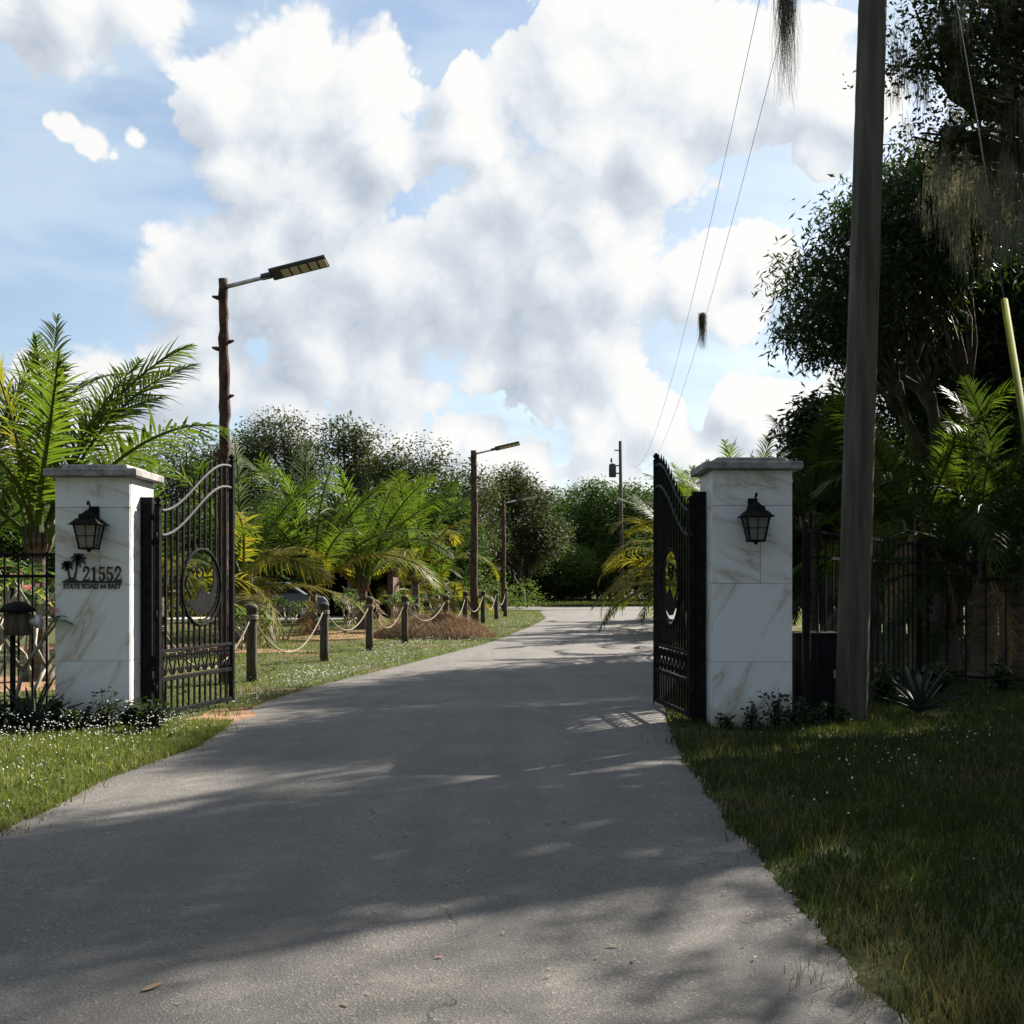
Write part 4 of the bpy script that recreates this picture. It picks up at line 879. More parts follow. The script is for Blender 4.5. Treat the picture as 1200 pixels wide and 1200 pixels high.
for i, (x, y, r, l) in enumerate([(-8.5, -6, 3.4, 'on the left'), (1.5, -13, 3.6, 'across the road'), (9, -9, 3.6, 'on the right'), (-15, 1, 3.2, 'farther left'), (-16, -13, 3.8, 'far back on the left')]):  # trees added out of view to reduce skylight from behind
    tree('skylight_block_tree', 'unseen tree added to cut skylight behind the viewpoint '+l, 'tree', x, y, [(x, y, 6.5, r, r, 2.6, 170), (x+1.5, y+1, 9, r*.8, r*.8, 2, 110), (x-1.5, y-.8, 4, r*.8, r*.8, 1.6, 80)], 'tree_green', per=24, crad=.55, size=.36, aspect=.6, seed=300+i, trunk=.3, th=2.5, group='added trees behind the viewpoint', shell=.2, twigs=12)
tree('shade_tree', 'dense unseen tree added right of the frame to shade the lawn', 'tree', 14, 21.5, [(13.2, 20.5, 7, 2.2, 2.2, 1.8, 120), (15.5, 22.5, 7.5, 2.5, 2.2, 2, 120), (12.2, 22.5, 5, 1.8, 1.8, 1.5, 80), (15, 19, 5.5, 2, 1.8, 1.6, 90)], 'tree_green', per=46, crad=.36, size=.2, seed=33, trunk=.25, th=2, shell=.3)  # added out of view to shade the lawn near the utility pole
# --- spanish moss -------------------------------------------------------------
def moss_strands(P, L, w, rng, seg=4, wv=.04):
    n = len(P); Q = []; T = []
    a = rng.uniform(0, 6.28, n); sd = np.stack([np.cos(a), np.sin(a), 0*a], 1)
    p = P.copy(); t = rng.random(n)
    for k in range(seg):
        d = np.stack([rng.normal(0, wv, n), rng.normal(0, wv, n), -np.ones(n)/seg], 1)*L[:, None]
        q = p+d; w0 = w*(1-.75*k/seg); w1 = w*(1-.75*(k+1)/seg)
        Q.append(np.stack([p-sd*w0[:, None], p+sd*w0[:, None], q+sd*w1[:, None], q-sd*w1[:, None]], 1)); T.append(t); p = q
    return np.concatenate(Q), np.concatenate(T)
def moss_on_oak():
    rng = np.random.default_rng(21)
    spots = []
    for (px, py, Y, s, n) in [(1065, 55, 15, .5, 8), (1078, 65, 15, .9, 6), (1110, 30, 15, .6, 10), (1150, 20, 15.5, .5, 12), (1190, 60, 15.5, .7, 12), (1125, 45, 15.2, .5, 10), (1095, 190, 16, .6, 8), (1130, 200, 16, 1.0, 22), (1160, 190, 16, 1.0, 24), (1110, 225, 16, .7, 14), (1185, 190, 16, 1.1, 18), (1140, 230, 16, .8, 14), (1195, 90, 15.5, 1.2, 12), (1170, 110, 15.6, 1., 12), (1183, 260, 14, .35, 3), (1165, 215, 14.5, .7, 8), (1215, 150, 15, 1.2, 20), (1045, 25, 15, .35, 5)]:
        for k in range(n):
            p = at(px+rng.normal(0, 24), py+rng.normal(0, 34), Y+rng.normal(0, .7)); spots.append((p, s*rng.uniform(.2, .8)))
    P = []; L = []
    for p, s in spots:
        k = int(30+50*s); P.append(np.array(p)+rng.normal(0, 1, (k, 3))*np.array([.045, .045, .09])); L.append(s*rng.uniform(.25, 1., k))
    P = np.concatenate(P); L = np.concatenate(L)
    Q, T = moss_strands(P, L, rng.uniform(.002, .006, len(P)), rng)
    tag(link('spanish_moss', quads('spanish_moss', Q, 'moss', T)), 'grey Spanish moss hanging in curtains from the live oak', 'moss', None, 'stuff')
moss_on_oak()
def wire_moss(label, px, y0, y1, w, Y):
    rng = np.random.default_rng(int(px)); k = Y/F_PX; x = (px-600)*k; z0 = CAMZ-(y0-HOR)*k; L = (y1-y0)*k
    n = 420; cl = rng.choice([-.55, .5], n) if y1-y0 > 60 else np.zeros(n)
    P = np.stack([x+(cl*.45+rng.normal(0, .26, n))*w*k, Y+rng.normal(0, .03, n), z0-rng.uniform(0, .12, n)*L], 1)
    LL = L*np.minimum(1, rng.gamma(2.6, .19, n)+.15)
    Q, T = moss_strands(P, LL, rng.uniform(.0012, .003, n), rng, 6, .02)
    return tag(link('moss_clump', quads('moss_clump', Q, 'moss_dark', T)), label, 'moss')
wire_moss('long double tassel of dark moss hanging from the wire at the top of the picture', 921, -20, 110, 17, 13.2)
wire_moss('small dark tuft of moss hanging halfway down the right wire', 823, 366, 408, 7, wy := 20.0)
# --- palms ------------------------------------------------------------------
def frond_mesh(name, e0, droop, rng, n=58, ll=.215, hang=.95, stem=.16, m='frond', fold=.5, w=.0056, mess=.10):
    """unit length frond leaving the origin along +X at elevation e0"""
    N_ = 24; P = [np.zeros(3)]; D = []
    e = e0
    for k in range(N_):
        f = k/N_; ang = e0-droop*f**1.5
        d = np.array([math.cos(ang), 0, math.sin(ang)]); D.append(d); P.append(P[-1]+d/N_)
    P = np.array(P); D.append(D[-1]); D = np.array(D)
    side = np.array([0, 1., 0])
    lat = rng.normal(0, .16); tt_ = np.linspace(0, 1, N_+1); P[:, 1] += lat*tt_**2; gaps = rng.uniform(.3, 1, 3)
    Q = []; T = []
    for i in range(n):
        t = stem+(1-stem)*(i+.5)/n; k = t*N_; a = int(min(k, N_-1)); p = P[a]+(P[a+1]-P[a])*(k-a); d = D[a]; up = np.cross(d, side); up = -up if up[2] < 0 and e0 < 1.7 else up
        L = ll*(math.sin(math.pi*min(1, (t-stem)/(1-stem)*.82+.16))**.55)*(1 if t < .93 else .75)
        for s in (-1, 1):
            if rng.random() < (.05 if abs(t-gaps[0]) > .05 else .6): continue
            fwd = .55+.9*t**2+rng.normal(0, mess); rise = fold*(.5-t*.4)+rng.normal(0, mess*1.5)
            v = side*s+d*fwd+up*rise; v = v/np.linalg.norm(v); l = L*rng.uniform(.8, 1.1)
            q = p.copy(); seg = 4; wd = w*rng.uniform(.8, 1.2)
            wn = np.cross(v, up); wn = wn/np.linalg.norm(wn); tv = rng.random(); hg = hang*rng.uniform(.5, 1.5)
            W_ = [.45, 1, .85, .5, .06]
            for j in range(seg):
                v2 = v+np.array([0, 0, -1])*hg*(j+.4)/seg*.62; v2 = v2/np.linalg.norm(v2)
                q2 = q+v2*l/seg
                Q.append([q-wn*wd*W_[j], q+wn*wd*W_[j], q2+wn*wd*W_[j+1], q2-wn*wd*W_[j+1]]); T.append(tv); q = q2
    Q = np.array(Q)
    # rachis as a tapering triangular rod
    pr = []
    for k in range(N_):
        r0 = .014*(1-k/N_*.85)*(1.8 if k < 2 else 1); r1 = .014*(1-(k+1)/N_*.85)*(1.8 if k < 1 else 1)
        u0 = np.cross(D[k], side); u1 = np.cross(D[k+1], side)
        A = [P[k]+side*r0, P[k]-u0*r0, P[k]-side*r0, P[k]+u0*r0]; B = [P[k+1]+side*r1, P[k+1]-u1*r1, P[k+1]-side*r1, P[k+1]+u1*r1]
        for j in range(4): pr.append([A[j], A[(j+1) % 4], B[(j+1) % 4], B[j]])
    V = np.concatenate([Q, np.array(pr)]); T = np.concatenate([np.array(T)*.8, np.full(len(pr), .8)])
    return quads(name, V, m, T)
FR = {}
def frond_set(key, m, **k):
    rng = np.random.default_rng(hash(key) % 1000 if False else sum(map(ord, key)))
    FR[key] = [[frond_mesh('frond', e+rng.normal(0, .08), dr*rng.uniform(.75, 1.3), rng, m=m, **k) for v in range(3)] for e, dr in ((R(86), R(20)), (R(75), R(52)), (R(64), R(88)), (R(42), R(105)), (R(24), R(95)), (R(5), R(75)), (R(-30), R(40)))]
frond_set('green', 'frond'); frond_set('yellow', 'frond_yellow'); frond_set('dark', 'frond_shade_tone'); frond_set('dead', 'frond_dead', mess=.2, hang=.9)
def palm(label, x, y, th, fl, key='green', n=15, seed=0, tr=.14, spread=(0, 6), yellow=.15, dead=1, group='coconut palms', az0=None, name='coconut_palm', leanx=0, skirt=True, boot=1.9, cat='palm'):
    rng = np.random.default_rng(seed); t = thing(name, label, cat, (x, y, 0), 0, group)
    b = MB(); P = []; Rr = []; nn = 14
    for k in range(nn+1):
        f = k/nn; P.append((leanx*f*f, 0, -.05+(th+.1)*f)); Rr.append(tr*(1+(boot-1)*max(0, 1-f*th/.45)**1.5)*(1+.07*(k % 2))*(1-.2*f))
    b.tube(P, Rr, 12)
    b.build('trunk', 'palm_trunk', t)
    # leaf bases
    b = MB()
    for k in range(12):
        a = k*2.4; b.tube([(leanx+tr*.5*math.cos(a), tr*.5*math.sin(a), th-.25), (leanx+tr*1.25*math.cos(a), tr*1.25*math.sin(a), th-.02), (leanx+tr*1.5*math.cos(a), tr*1.5*math.sin(a), th+.25)], [.045, .035, .02], 6)
    b.build('leaf_bases', 'palm_trunk', t)
    for i in range(n):
        f = i/(n-1)*(spread[1]-spread[0])+spread[0]; lv = min(5, int(f*.999))
        kk = key
        r = rng.random()
        if r < yellow*(.15 if lv < 2 else 1+.35*lv) and key != 'dark': kk = 'yellow'
        a = i*2.399+seed+rng.normal(0, .15)
        o = link('frond', FR[kk][lv][rng.integers(3)], t); s = fl*rng.uniform(.82, 1.08)
        if lv == 0: s *= .9
        o.location = (leanx+math.cos(a)*tr*.6, math.sin(a)*tr*.6, th+.05-.04*lv); o.scale = (s, s*rng.uniform(.7, 1.0), s); o.rotation_euler = (rng.normal(0, .25), rng.normal(0, .06), a)
    for i in range(dead):
        a = rng.uniform(0, 6.28); o = link('dead_frond', FR['dead'][6][0], t, 'dry brown hanging frond'); s = fl*rng.uniform(.4, .6); o.location = (leanx+math.cos(a)*tr, math.sin(a)*tr, th-.1); o.scale = (s, s, s); o.rotation_euler = (0, R(35), a)
    return t
def ppalm(label, px, basey, top_th, fl, **k):
    Y = k.pop('Y', None) or gy(basey); return palm(label, (px-600)*Y/F_PX, Y, top_th, fl, **k)
ppalm('tall palm with upright fronds left of the left pillar', 45, 798, 2.1, 3.9, n=12, seed=3, spread=(0, 2.8), tr=.15, yellow=.06, key='green', dead=0)
ppalm('palm at the left edge half out of view', -40, 780, 2.1, 4.2, n=12, seed=13, spread=(0, 4), tr=.15, key='dark')
ppalm('palm with low arching fronds behind the left gate leaf', 185, 765, 1.4, 3.4, n=15, seed=5, spread=(.3, 6), yellow=.3)
ppalm('palm just right of the nearest lamp post with drooping yellow fronds', 285, 752, 1.4, 3.9, n=15, seed=9, spread=(.2, 6), yellow=.35)
ppalm('coconut palm with a swollen trunk base behind the rope posts', 366, 744, 1.35, 4.3, n=16, seed=4, spread=(0, 3.9), yellow=.12, tr=.15, boot=2.0)
ppalm('coconut palm second from the left in the row behind the ropes', 425, 738, 1.4, 4.3, n=15, seed=6, spread=(0, 3.9), yellow=.2, tr=.15)
ppalm('coconut palm with reddish yellow tips left of the middle lamp post', 487, 728, 1.6, 4.4, n=16, seed=7, spread=(0, 4.1), yellow=.45, tr=.16)
ppalm('smaller palm between the first coconut palm and the straw mound', 455, 722, 1.0, 3.3, n=12, seed=17, spread=(0, 6), yellow=.3)
ppalm('small palm nearest the middle lamp post', 515, 722, .9, 3.1, n=11, seed=27, spread=(1, 6), yellow=.5)
ppalm('golden palm left of the right gate leaf', 798, 736, 1.6, 3.7, n=20, seed=8, spread=(0.5, 6), yellow=.8, group='palms right of the driveway')
ppalm('golden palm seen over the right gate leaf', 828, 740, 2.4, 3.4, n=16, seed=10, spread=(0, 6), yellow=.5, group='palms right of the driveway')
ppalm('green palm rising above the right pillar cap', 872, 760, 2.2, 2.8, n=16, seed=12, spread=(0, 5.6), yellow=.35, group='palms right of the driveway')
ppalm('dark palm between the right pillar and the utility pole', 950, 770, 2.6, 2.9, n=15, seed=14, spread=(.2, 5.4), key='dark', group='palms right of the driveway')
ppalm('palm with a bright sunlit fan of leaves right of the utility pole', 1075, 790, 2.35, 2.9, n=18, seed=15, spread=(.2, 6), key='green', yellow=.1, group='palms behind the right fence', dead=3)
ppalm('dark palm arching over the right iron fence', 1150, 800, 1.7, 2.6, n=14, seed=16, spread=(.5, 6), key='dark', group='palms behind the right fence', dead=3)
ppalm('dark palm at the right edge of the picture', 1235, 770, 2.4, 3.0, n=16, seed=19, spread=(.4, 6), key='dark', yellow=.2, group='palms behind the right fence', dead=2)
ppalm('dark palm farther back behind the right fence', 1120, 750, 1.8, 2.8, n=14, seed=20, spread=(.4, 6), key='dark', group='palms behind the right fence', dead=2)
ppalm('dark palm behind the utility pole', 1010, 752, 1.8, 2.8, n=14, seed=22, spread=(.4, 6), key='dark', group='palms behind the right fence', dead=2)
for i, (lb, px, by, th, fl, k) in enumerate([('dark palm just left of the utility pole behind the fence', 985, 765, 1.3, 2.6, 'dark'), ('palm with pale ribbed fronds low over the right iron fence', 1045, 775, .9, 2.5, 'green'), ('low palm behind the bend of the right iron fence', 1110, 785, .9, 2.4, 'dark'), ('palm with arching fronds crossing the right edge', 1190, 795, 1.9, 2.9, 'dark'), ('tall dark palm behind the sunlit fan palm', 1100, 745, 3.2, 3.0, 'dark'), ('sunlit palm top at the right edge of the picture', 1215, 760, 3.0, 2.8, 'green'), ('palm top just right of the utility pole, in shade', 1045, 748, 3.0, 2.9, 'dark')]):
    ppalm(lb, px, by, th, fl, n=14, seed=70+i, spread=(.3, 6), key=k, yellow=.1, group='palms behind the right fence', dead=2)
ppalm('golden palm farther back, at the left side of the right gate leaf', 812, 728, 1.6, 4.2, n=18, seed=31, spread=(0.5, 6), yellow=.6, group='palms right of the driveway')
ppalm('green palm beside the golden palms by the right gate leaf', 832, 746, 1.5, 3.5, n=17, seed=32, spread=(0, 6), yellow=.3, group='palms right of the driveway')
# --- bare stemmed plumeria ----------------------------------------------------
def plumeria(label, x, y, h, seed, lf=.26, n0=3, group='plumeria shrubs', pink=False, leafy=1.):
    rng = np.random.default_rng(seed); t = thing('plumeria_shrub', label, 'shrub', (x, y, 0), 0, group)
    b = MB(); tips = []
    def grow(p, d, L, r, lvl):
        q = p+d*L; mid = p.lerp(q, .5)+Vector((rng.normal(0, .03), rng.normal(0, .03), 0)); b.tube([p, mid, q], [r, r*.9, r*.8], 7)
        if lvl == 0: tips.append((q, d)); return
        k = 2+(rng.random() < .45); a0 = rng.uniform(0, 6.28)
        for i in range(k):
            a = a0+6.28*i/k; nd = (d+Vector((math.cos(a), math.sin(a), .15))*rng.uniform(.45, .85)).normalized(); grow(q, nd, L*rng.uniform(.7, 1.), r*.78, lvl-1)
    for i in range(n0):
        a = rng.uniform(0, 6.28); grow(Vector((math.cos(a)*.1, math.sin(a)*.1, -.02)), Vector((math.cos(a)*.45, math.sin(a)*.45, 1)).normalized(), h*.33, .028, 2)
    b.build('stems', 'pale_stem', t)
    Q = []; T = []; PQ = []
    for q, d in tips:
        if rng.random() > leafy: continue
        for k in range(rng.integers(9, 15)):
            a = rng.uniform(0, 6.28); el = rng.uniform(-.35, .8); v = Vector((math.cos(a), math.sin(a), el)).normalized(); L = lf*rng.uniform(.6, 1.15)
            s = v.cross(Vector((0, 0, 1))).normalized()*L*.14; tv = rng.random()
            m1 = q+v*L*.5; e = q+v*L+Vector((0, 0, -L*.2))
            Q.append([q-s*.2, q+s*.2, m1+s, m1-s]); Q.append([m1-s, m1+s, e+s*.1, e-s*.1]); T += [tv, tv]
        if pink:
            for k in range(9):
                p = q+Vector((rng.normal(0, .04), rng.normal(0, .04), .05+abs(rng.normal(0, .03)))); u = Vector(rng.normal(0, 1, 3)).normalized()*.03; v = u.orthogonal()
                PQ.append([p-u, p-v, p+u, p+v])
    link('foliage', quads('foliage', np.array([[list(c) for c in q] for q in Q]), 'plumeria', np.array(T)), t)
    if PQ: link('blossom', quads('blossom', np.array([[list(c) for c in q] for q in PQ]), 'pink', rng.random(len(PQ))), t)
    return t
def pplu(label, px, by, h, seed, **k):
    Y = gy(by); return plumeria(label, (px-600)*Y/F_PX, Y, h, seed, **k)
pplu('pale stemmed plumeria behind the left fence with bright leaves', 16, 842, 1.9, 1, lf=.30, pink=True, n0=4)
pplu('taller plumeria at the far left edge behind the fence', -22, 815, 2.3, 2, lf=.30, n0=4)
pplu('plumeria beside the left pillar with pinkish blossom', 44, 812, 1.9, 3, lf=.28, pink=True, n0=2, leafy=.7)
pplu('bare stemmed plumeria right of the nearest rope post', 332, 750, 1.25, 4, leafy=.6, n0=4)
pplu('plumeria behind the second rope post', 402, 742, 1.3, 5, leafy=.7)
pplu('plumeria with pale leaning stems left of the third rope post', 424, 736, 1.5, 6, leafy=.5)
pplu('plumeria right of the fourth rope post', 497, 735, 1.4, 7, leafy=.5)
pplu('low leafy plumeria behind the left gate leaf free end', 288, 762, 1.0, 8)
pplu('leafy plumeria between the coconut palms', 452, 740, 1.35, 9)
pplu('plumeria near the grey car', 300, 736, 1.4, 10, pink=True)
# --- smaller plants -----------------------------------------------------------
def agave(label, x, y, L, n, seed, group='agaves'):
    rng = np.random.default_rng(seed); t = thing('agave', label, 'plant', (x, y, 0), 0, group); me = None
    for k in range(n):
        a = k*2.399; el = R(78-62*(k/n)); 
        if me is None:
            b = MB(); V = []; Fs = []; J = 6
            for j in range(J+1):
                f = j/J; w = .045*(math.sin(math.pi*(f*.8+.16))**.8)*(1 if j < J else .03); z = -.12*f*f
                V += [(f, -w, z+.018), (f, 0, z-.012*(1-f)), (f, w, z+.018), (f, 0, z-.03*(1-f)-.002)]
            for j in range(J):
                for i in range(4): Fs.append((j*4+i, j*4+(i+1) % 4, j*4+4+(i+1) % 4, j*4+4+i))
            b.add(V, Fs, True); me = b.mesh('leaf', 'agave')
        o = link('leaf', me, t); s = L*rng.uniform(.75, 1.1); o.scale = (s, s*1.1, s); o.rotation_euler = (rng.normal(0, .1), -el, a); o.location = (0, 0, .05)
    return t
g = at(12, 866, 11.1); agave('spiky grey green agave at the left picture edge before the fence', g.x, 11.6, .55, 20, 1)
g = at(1078, 836, 13.0); agave('spiky grey green agave right of the utility pole', g.x, 13.0, .62, 24, 2)
def weed(label, x, y, h, seed, n=7, group='weeds at the pillar feet', ls=.06, m='weed'):
    rng = np.random.default_rng(seed); t = thing('weed', label, 'weed', (x, y, 0), 0, group); b = MB(); P = []
    for k in range(n):
        a = rng.uniform(0, 6.28); r = rng.uniform(.05, .3)*h; hh = h*rng.uniform(.4, 1.); pts = [(0, 0, -.01), (math.cos(a)*r*.5, math.sin(a)*r*.5, hh*.55), (math.cos(a)*r*1.2, math.sin(a)*r*1.2, hh)]
        b.tube(pts, [.006, .004, .002], 5)
        for j in range(16):
            f = rng.uniform(.2, 1); P.append((math.cos(a)*r*1.2*f+rng.normal(0, .03), math.sin(a)*r*1.2*f+rng.normal(0, .03), max(.02, hh*f+rng.normal(0, .02))))
    b.build('stem', 'weed', t)
    link('foliage', quads('foliage', leafcards(np.array(P), ls, .55, rng), m, rng.random(len(P))), t)
wsp = [(-5.05, 12.0, .35, 'at the left outer corner of the left pillar'), (-4.72, 11.85, .38, 'against the left half of the left pillar'), (-4.45, 11.95, .28, 'under the number sign of the left pillar'), (-4.2, 11.9, .42, 'tall with upright stems at the left pillar'), (-3.95, 11.95, .36, 'at the right corner of the left pillar'), (-3.7, 12.2, .22, 'at the foot of the left hinge stile'),
       (-5.4, 12.1, .3, 'in front of the left fence near the pillar'), (-5.8, 12.1, .3, 'in front of the left fence by the agave'), (2.2, 11.85, .2, 'at the left corner of the right pillar'), (2.45, 11.8, .3, 'at the centre of the right pillar foot'), (2.7, 11.8, .5, 'tallest one at the right pillar foot'), (2.9, 11.85, .38, 'at the right corner of the right pillar'), (3.15, 11.9, .3, 'between the right pillar and the utility pole'), (3.5, 12.2, .25, 'at the foot of the utility pole')]
for i, (x, y, h, l) in enumerate(wsp): weed('dark leafy weed '+l, x, y, h, i+1, n=11 if h > .3 else 8)
for i in range(12):
    x = -6.6+i*.27; weed('dark leafy weed, %s in the bed along the left fence foot' % ['leftmost', 'second from the left', 'third from the left', 'fourth from the left', 'fifth from the left', 'sixth from the left', 'sixth from the right', 'fifth from the right', 'fourth from the right', 'third from the right', 'second from the right', 'rightmost'][i], x, 11.75+.18*math.sin(i*2.1), .26+.05*math.sin(i*1.3), 400+i, n=20, group='weeds in the left fence bed', ls=.08)
bsh = [(-5.6, 12.3, .45, 'beside the left pillar'), (-6.3, 12.4, .5, 'at the left picture edge'), (4.6, 14.2, .5, 'behind the utility pole'), (5.6, 15.2, .5, 'inside the bend of the right fence'), (6.6, 15.5, .45, 'at the right end of the iron fence'), (6.9, 13.3, .35, 'in the shaded lawn at the right edge')]
for i, (x, y, h, l) in enumerate(bsh): weed('low dark green bush '+l, x, y, h, i+50, n=26, group='low bushes', ls=.09)
pp = 0
for (px, by, h, l) in [(140, 706, 1.1, 'behind the left pillar'), (25, 700, 1.3, 'beyond the left lawn'), (420, 716, 1.0, 'under the palms'), (340, 716, .9, 'behind the first palm'), (540, 712, 1.0, 'behind the middle lamp post'), (565, 710, 1.2, 'right of the middle lamp post'), (470, 712, 1.0, 'behind the straw mound'), (240, 710, 1.2, 'behind the left gate leaf')]:
    Y = 58 if by < 713 else gy(by); x = (px-600)*Y/F_PX; h *= 1.3
    tree('bush', 'rounded leafy bush '+l, 'bush', x, Y, [(x, Y, h*.55, h*1.3, h, h*.55, 60), (x+h, Y+.5, h*.5, h, h, h*.5, 40)], 'shrub', per=26, crad=.2, size=.14, seed=200+int(px), trunk=.05, th=.3, group='bushes on the left lawn', twigs=4)
# --- things in the background -------------------------------------------------
def background():
    # low brown shed with dark openings behind the palms
    t = thing('shed', 'low brown shed with dark openings behind the coconut palms', 'shed', (at(418, 700, 47).x, 47, 0))
    for x in (-1.7, -.1, 1.5): MB().box((x, 0, .9), (.22, 2.4, 1.8)).build('wall', 'brown_wall', t)
    MB().box((-.1, 1.1, .9), (3.4, .1, 1.78)).build('back_wall', 'dark_inside', t)  # near-black colour paints the shade inside the open shed
    MB().box((-.1, 0, 1.9), (3.9, 2.8, .16)).build('roof', 'brown_wall', t)
    t = thing('outbuilding', 'white roofed outbuilding glimpsed between the palm fronds', 'building', (at(335, 640, 53).x, 53, 0))
    MB().box((0, 0, 1.5), (3.2, 2.6, 3.0)).build('wall', 'dark_inside', t)
    b = MB(); b.add([(-1.9, -1.6, 3.55), (1.9, -1.6, 2.95), (1.9, 1.6, 3.05), (-1.9, 1.6, 3.65), (-1.9, -1.6, 3.43), (1.9, -1.6, 2.83), (1.9, 1.6, 2.93), (-1.9, 1.6, 3.53)], [(0, 1, 2, 3), (7, 6, 5, 4), (0, 4, 5, 1), (1, 5, 6, 2), (2, 6, 7, 3), (3, 7, 4, 0)]); b.build('roof', 'white_roof', t)
    # parked car, mostly hidden
    t = thing('parked_car', 'grey parked car half hidden behind the palms on the left lawn', 'car', (at(312, 700, 41).x, 41.2, 0), R(8))
    prof = [(-2.1, .45), (-2.15, .8), (-2.0, .95), (-1.2, 1.02), (-.75, 1.4), (.7, 1.42), (1.35, 1.0), (2.0, .88), (2.15, .7), (2.15, .42), (1.75, .35), (1.6, .6), (1.15, .6), (1.0, .35), (-1.0, .35), (-1.15, .6), (-1.6, .6), (-1.75, .35)]
    MB().poly(prof, -.85, .85).build('body', 'car_paint', t)
    MB().poly([(-1.1, 1.03), (-.72, 1.36), (.66, 1.38), (1.2, 1.03)], -.87, .87).build('window', 'dark_inside', t)
    for x in (-1.37, 1.37):
        for y in (-.8, .8):
            b = MB(); b.tube([(x, y-.1, .33), (x, y+.1, .33)], .33, 18); w = b.build('wheel', 'tyre', t); b = MB(); b.tube([(x, y-.115, .33), (x, y+.115, .33)], .19, 12); b.build('rim', 'alu', w)
    # weathered board fence
    a = Vector((5.9, 23, 0)); e = Vector((14, 20.5, 0)); L = (e-a).length; an = math.atan2(e.y-a.y, e.x-a.x)
    t = thing('board_fence', 'weathered grey board fence in the shade behind the iron fence', 'fence', a, an)
    me = MB().box((0, 0, .78), (.135, .022, 1.56), bev=.003).mesh('board', 'grey_fence'); rng = np.random.default_rng(2)
    for k in range(int(L/.15)):
        o = link('board', me, t); o.location = (k*.15, rng.normal(0, .006), rng.normal(0, .015)); o.rotation_euler = (0, rng.normal(0, .01), 0)
    for z in (.35, 1.25): MB().box((L/2, .04, z), (L, .04, .09)).build('rail', 'grey_fence', t)
    # gate operator cabinet between pillar and pole
    g0 = at(925, 850, 12.7); t = thing('operator_cabinet', 'dark metal gate operator cabinet between the right pillar and the utility pole', 'cabinet', (at(957, 850, 12.8).x, 12.9, 0))
    MB().box((0, 0, .46), (.52, .42, .92), bev=.01).build('body', 'cabinet', t)
    MB().box((0, 0, .935), (.56, .46, .035), bev=.01).build('lid', 'cabinet', t)
    MB().box((0, -.215, .46), (.46, .01, .8), bev=.002).build('door', 'cabinet', t)
    MB().box((.17, -.225, .5), (.03, .02, .09)).build('handle', 'alu', t)
    # hooded box with knob at the left edge
    p = at(8, 735, 11.6); t = thing('hooded_lamp', 'dark hooded lamp box with a pale round knob at the left picture edge', 'lamp', (p.x-.02, 11.9, 0))
    z = at(0, 758, 11.9).z
    b = MB(); b.lathe([(.12, 0), (.135, .02), (.12, .22), (.10, .24)], (0, 0, z+.12), 18); b.build('body', 'bollard', t)
    b = MB(); b.lathe([(.165, 0), (.18, .02), (.155, .05), (.09, .09), (.04, .11)], (0, 0, z+.36), 18); b.build('hood', 'black_iron', t)
    b = MB(); b.tube([(.13, 0, z+.26), (.20, 0, z+.26)], .04, 10); b.tube([(.19, 0, z+.26), (.235, 0, z+.26)], .07, 16); b.build('knob', 'alu', t)
    MB().tube([(-.05, 0, -.05), (-.05, 0, z+.13)], .03, 8).build('stand', 'black_iron', t)
background()
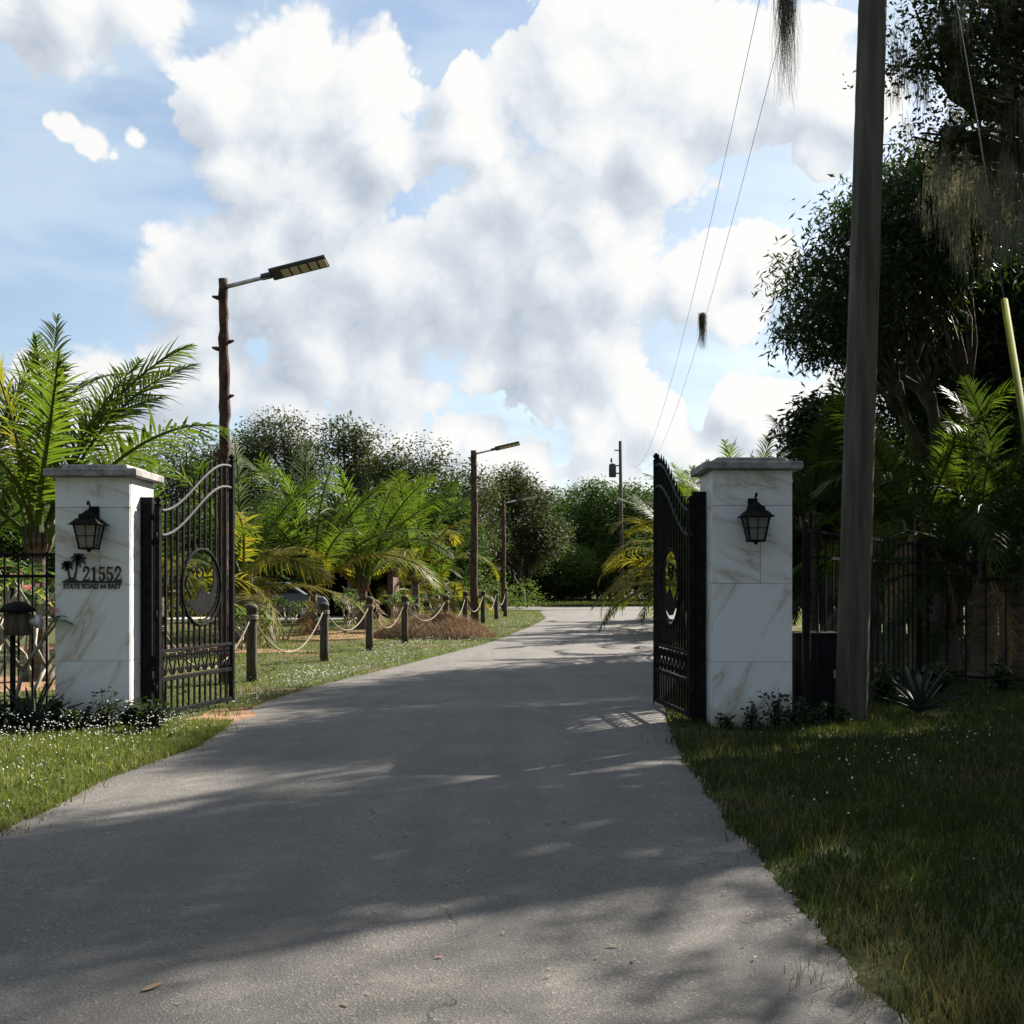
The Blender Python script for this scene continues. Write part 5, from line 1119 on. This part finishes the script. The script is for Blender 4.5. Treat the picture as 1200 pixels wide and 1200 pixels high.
# --- litter on the asphalt ------------------------------------------------------
def litter():
    rng = np.random.default_rng(31); t = None
    b = MB()
    V = []; Fs = []; J = 8
    out = [(-.5, 0), (-.3, .16), (0, .22), (.3, .15), (.5, 0), (.3, -.15), (0, -.22), (-.3, -.16)]
    V = [(0, 0, .02)]+[(x, y, .0+.10*abs(y)+.06*(x*x)) for x, y in out]; V += [(v[0], v[1], v[2]-.015) for v in V]
    Fs = [(0, 1+k, 1+(k+1) % 8) for k in range(8)]+[(9, 10+(k+1) % 8, 10+k) for k in range(8)]
    b.add(V, Fs, True); me = b.mesh('fallen_leaf', 'litter'); b2 = MB(); b2.add(V, Fs, True); mp = b2.mesh('fallen_leaf', 'pink')
    sp = [(178, 1166, .1, 0), (515, 1130, .04, 1), (237, 1117-0, .03, 0), (718, 1116, .05, 0), (876, 1084, .035, 0), (928, 1077, .04, 0), (49, 1049, .025, 1), (57, 1096, .03, 0), (243, 1078, .028, 0), (126, 982, .03, 1), (242, 934, .03, 1), (329, 933, .025, 0), (523, 1042, .03, 1), (490, 968, .028, 0), (550, 1037, .03, 0), (440, 1076, .03, 0), (743, 1133, .04, 0), (772, 1064, .03, 0), (642, 1153, .03, 0), (404, 1187, .04, 0), (171, 944, .025, 0), (700, 1130, .03, 0), (535, 1040, .025, 0), (830, 1032, .03, 0), (20, 974, .06, 0)]
    for i, (px, py, s, pk) in enumerate(sp):
        Y = gy(py); o = link('fallen_leaf', mp if pk else me); o.location = ((px-600)*Y/F_PX, Y, .031); o.scale = (s, s*.8, s); o.rotation_euler = (rng.normal(0, .1), rng.normal(0, .1), rng.uniform(0, 6.28))
        if i == 0: tag(o, 'largest curled pale brown leaf on the asphalt in the lower left', 'leaf')
        elif pk: tag(o, 'small pinkish petal lying on the asphalt', 'petal', 'pinkish petals on the asphalt')
        else: tag(o, 'small dry brown leaf lying on the asphalt', 'leaf', 'dry leaves on the asphalt')
    n = 1300; y = rng.uniform(3.4, 30, n); x = np.array([rng.uniform(ledge(v)+.05, redge(v)-.05) for v in y])
    k = rng.random(n) < .45; x[k] = np.array([redge(v)-abs(rng.normal(0, .18)) for v in y[k]])
    P = np.stack([x, y, np.full(n, .031)], 1); a = rng.uniform(0, 6.28, n); u = np.stack([np.cos(a), np.sin(a), rng.normal(0, .15, n)], 1); v = np.stack([-np.sin(a), np.cos(a), rng.normal(0, .2, n)], 1)
    s = rng.uniform(.004, .02, n)[:, None]
    Q = np.stack([P-u*s, P-v*s*.35, P+u*s, P+v*s*.35], 1)
    tag(link('road_litter', quads('road_litter', Q, 'litter', rng.random(n))), 'tiny dry leaf bits and twigs scattered over the asphalt', 'litter', None, 'stuff')
litter()
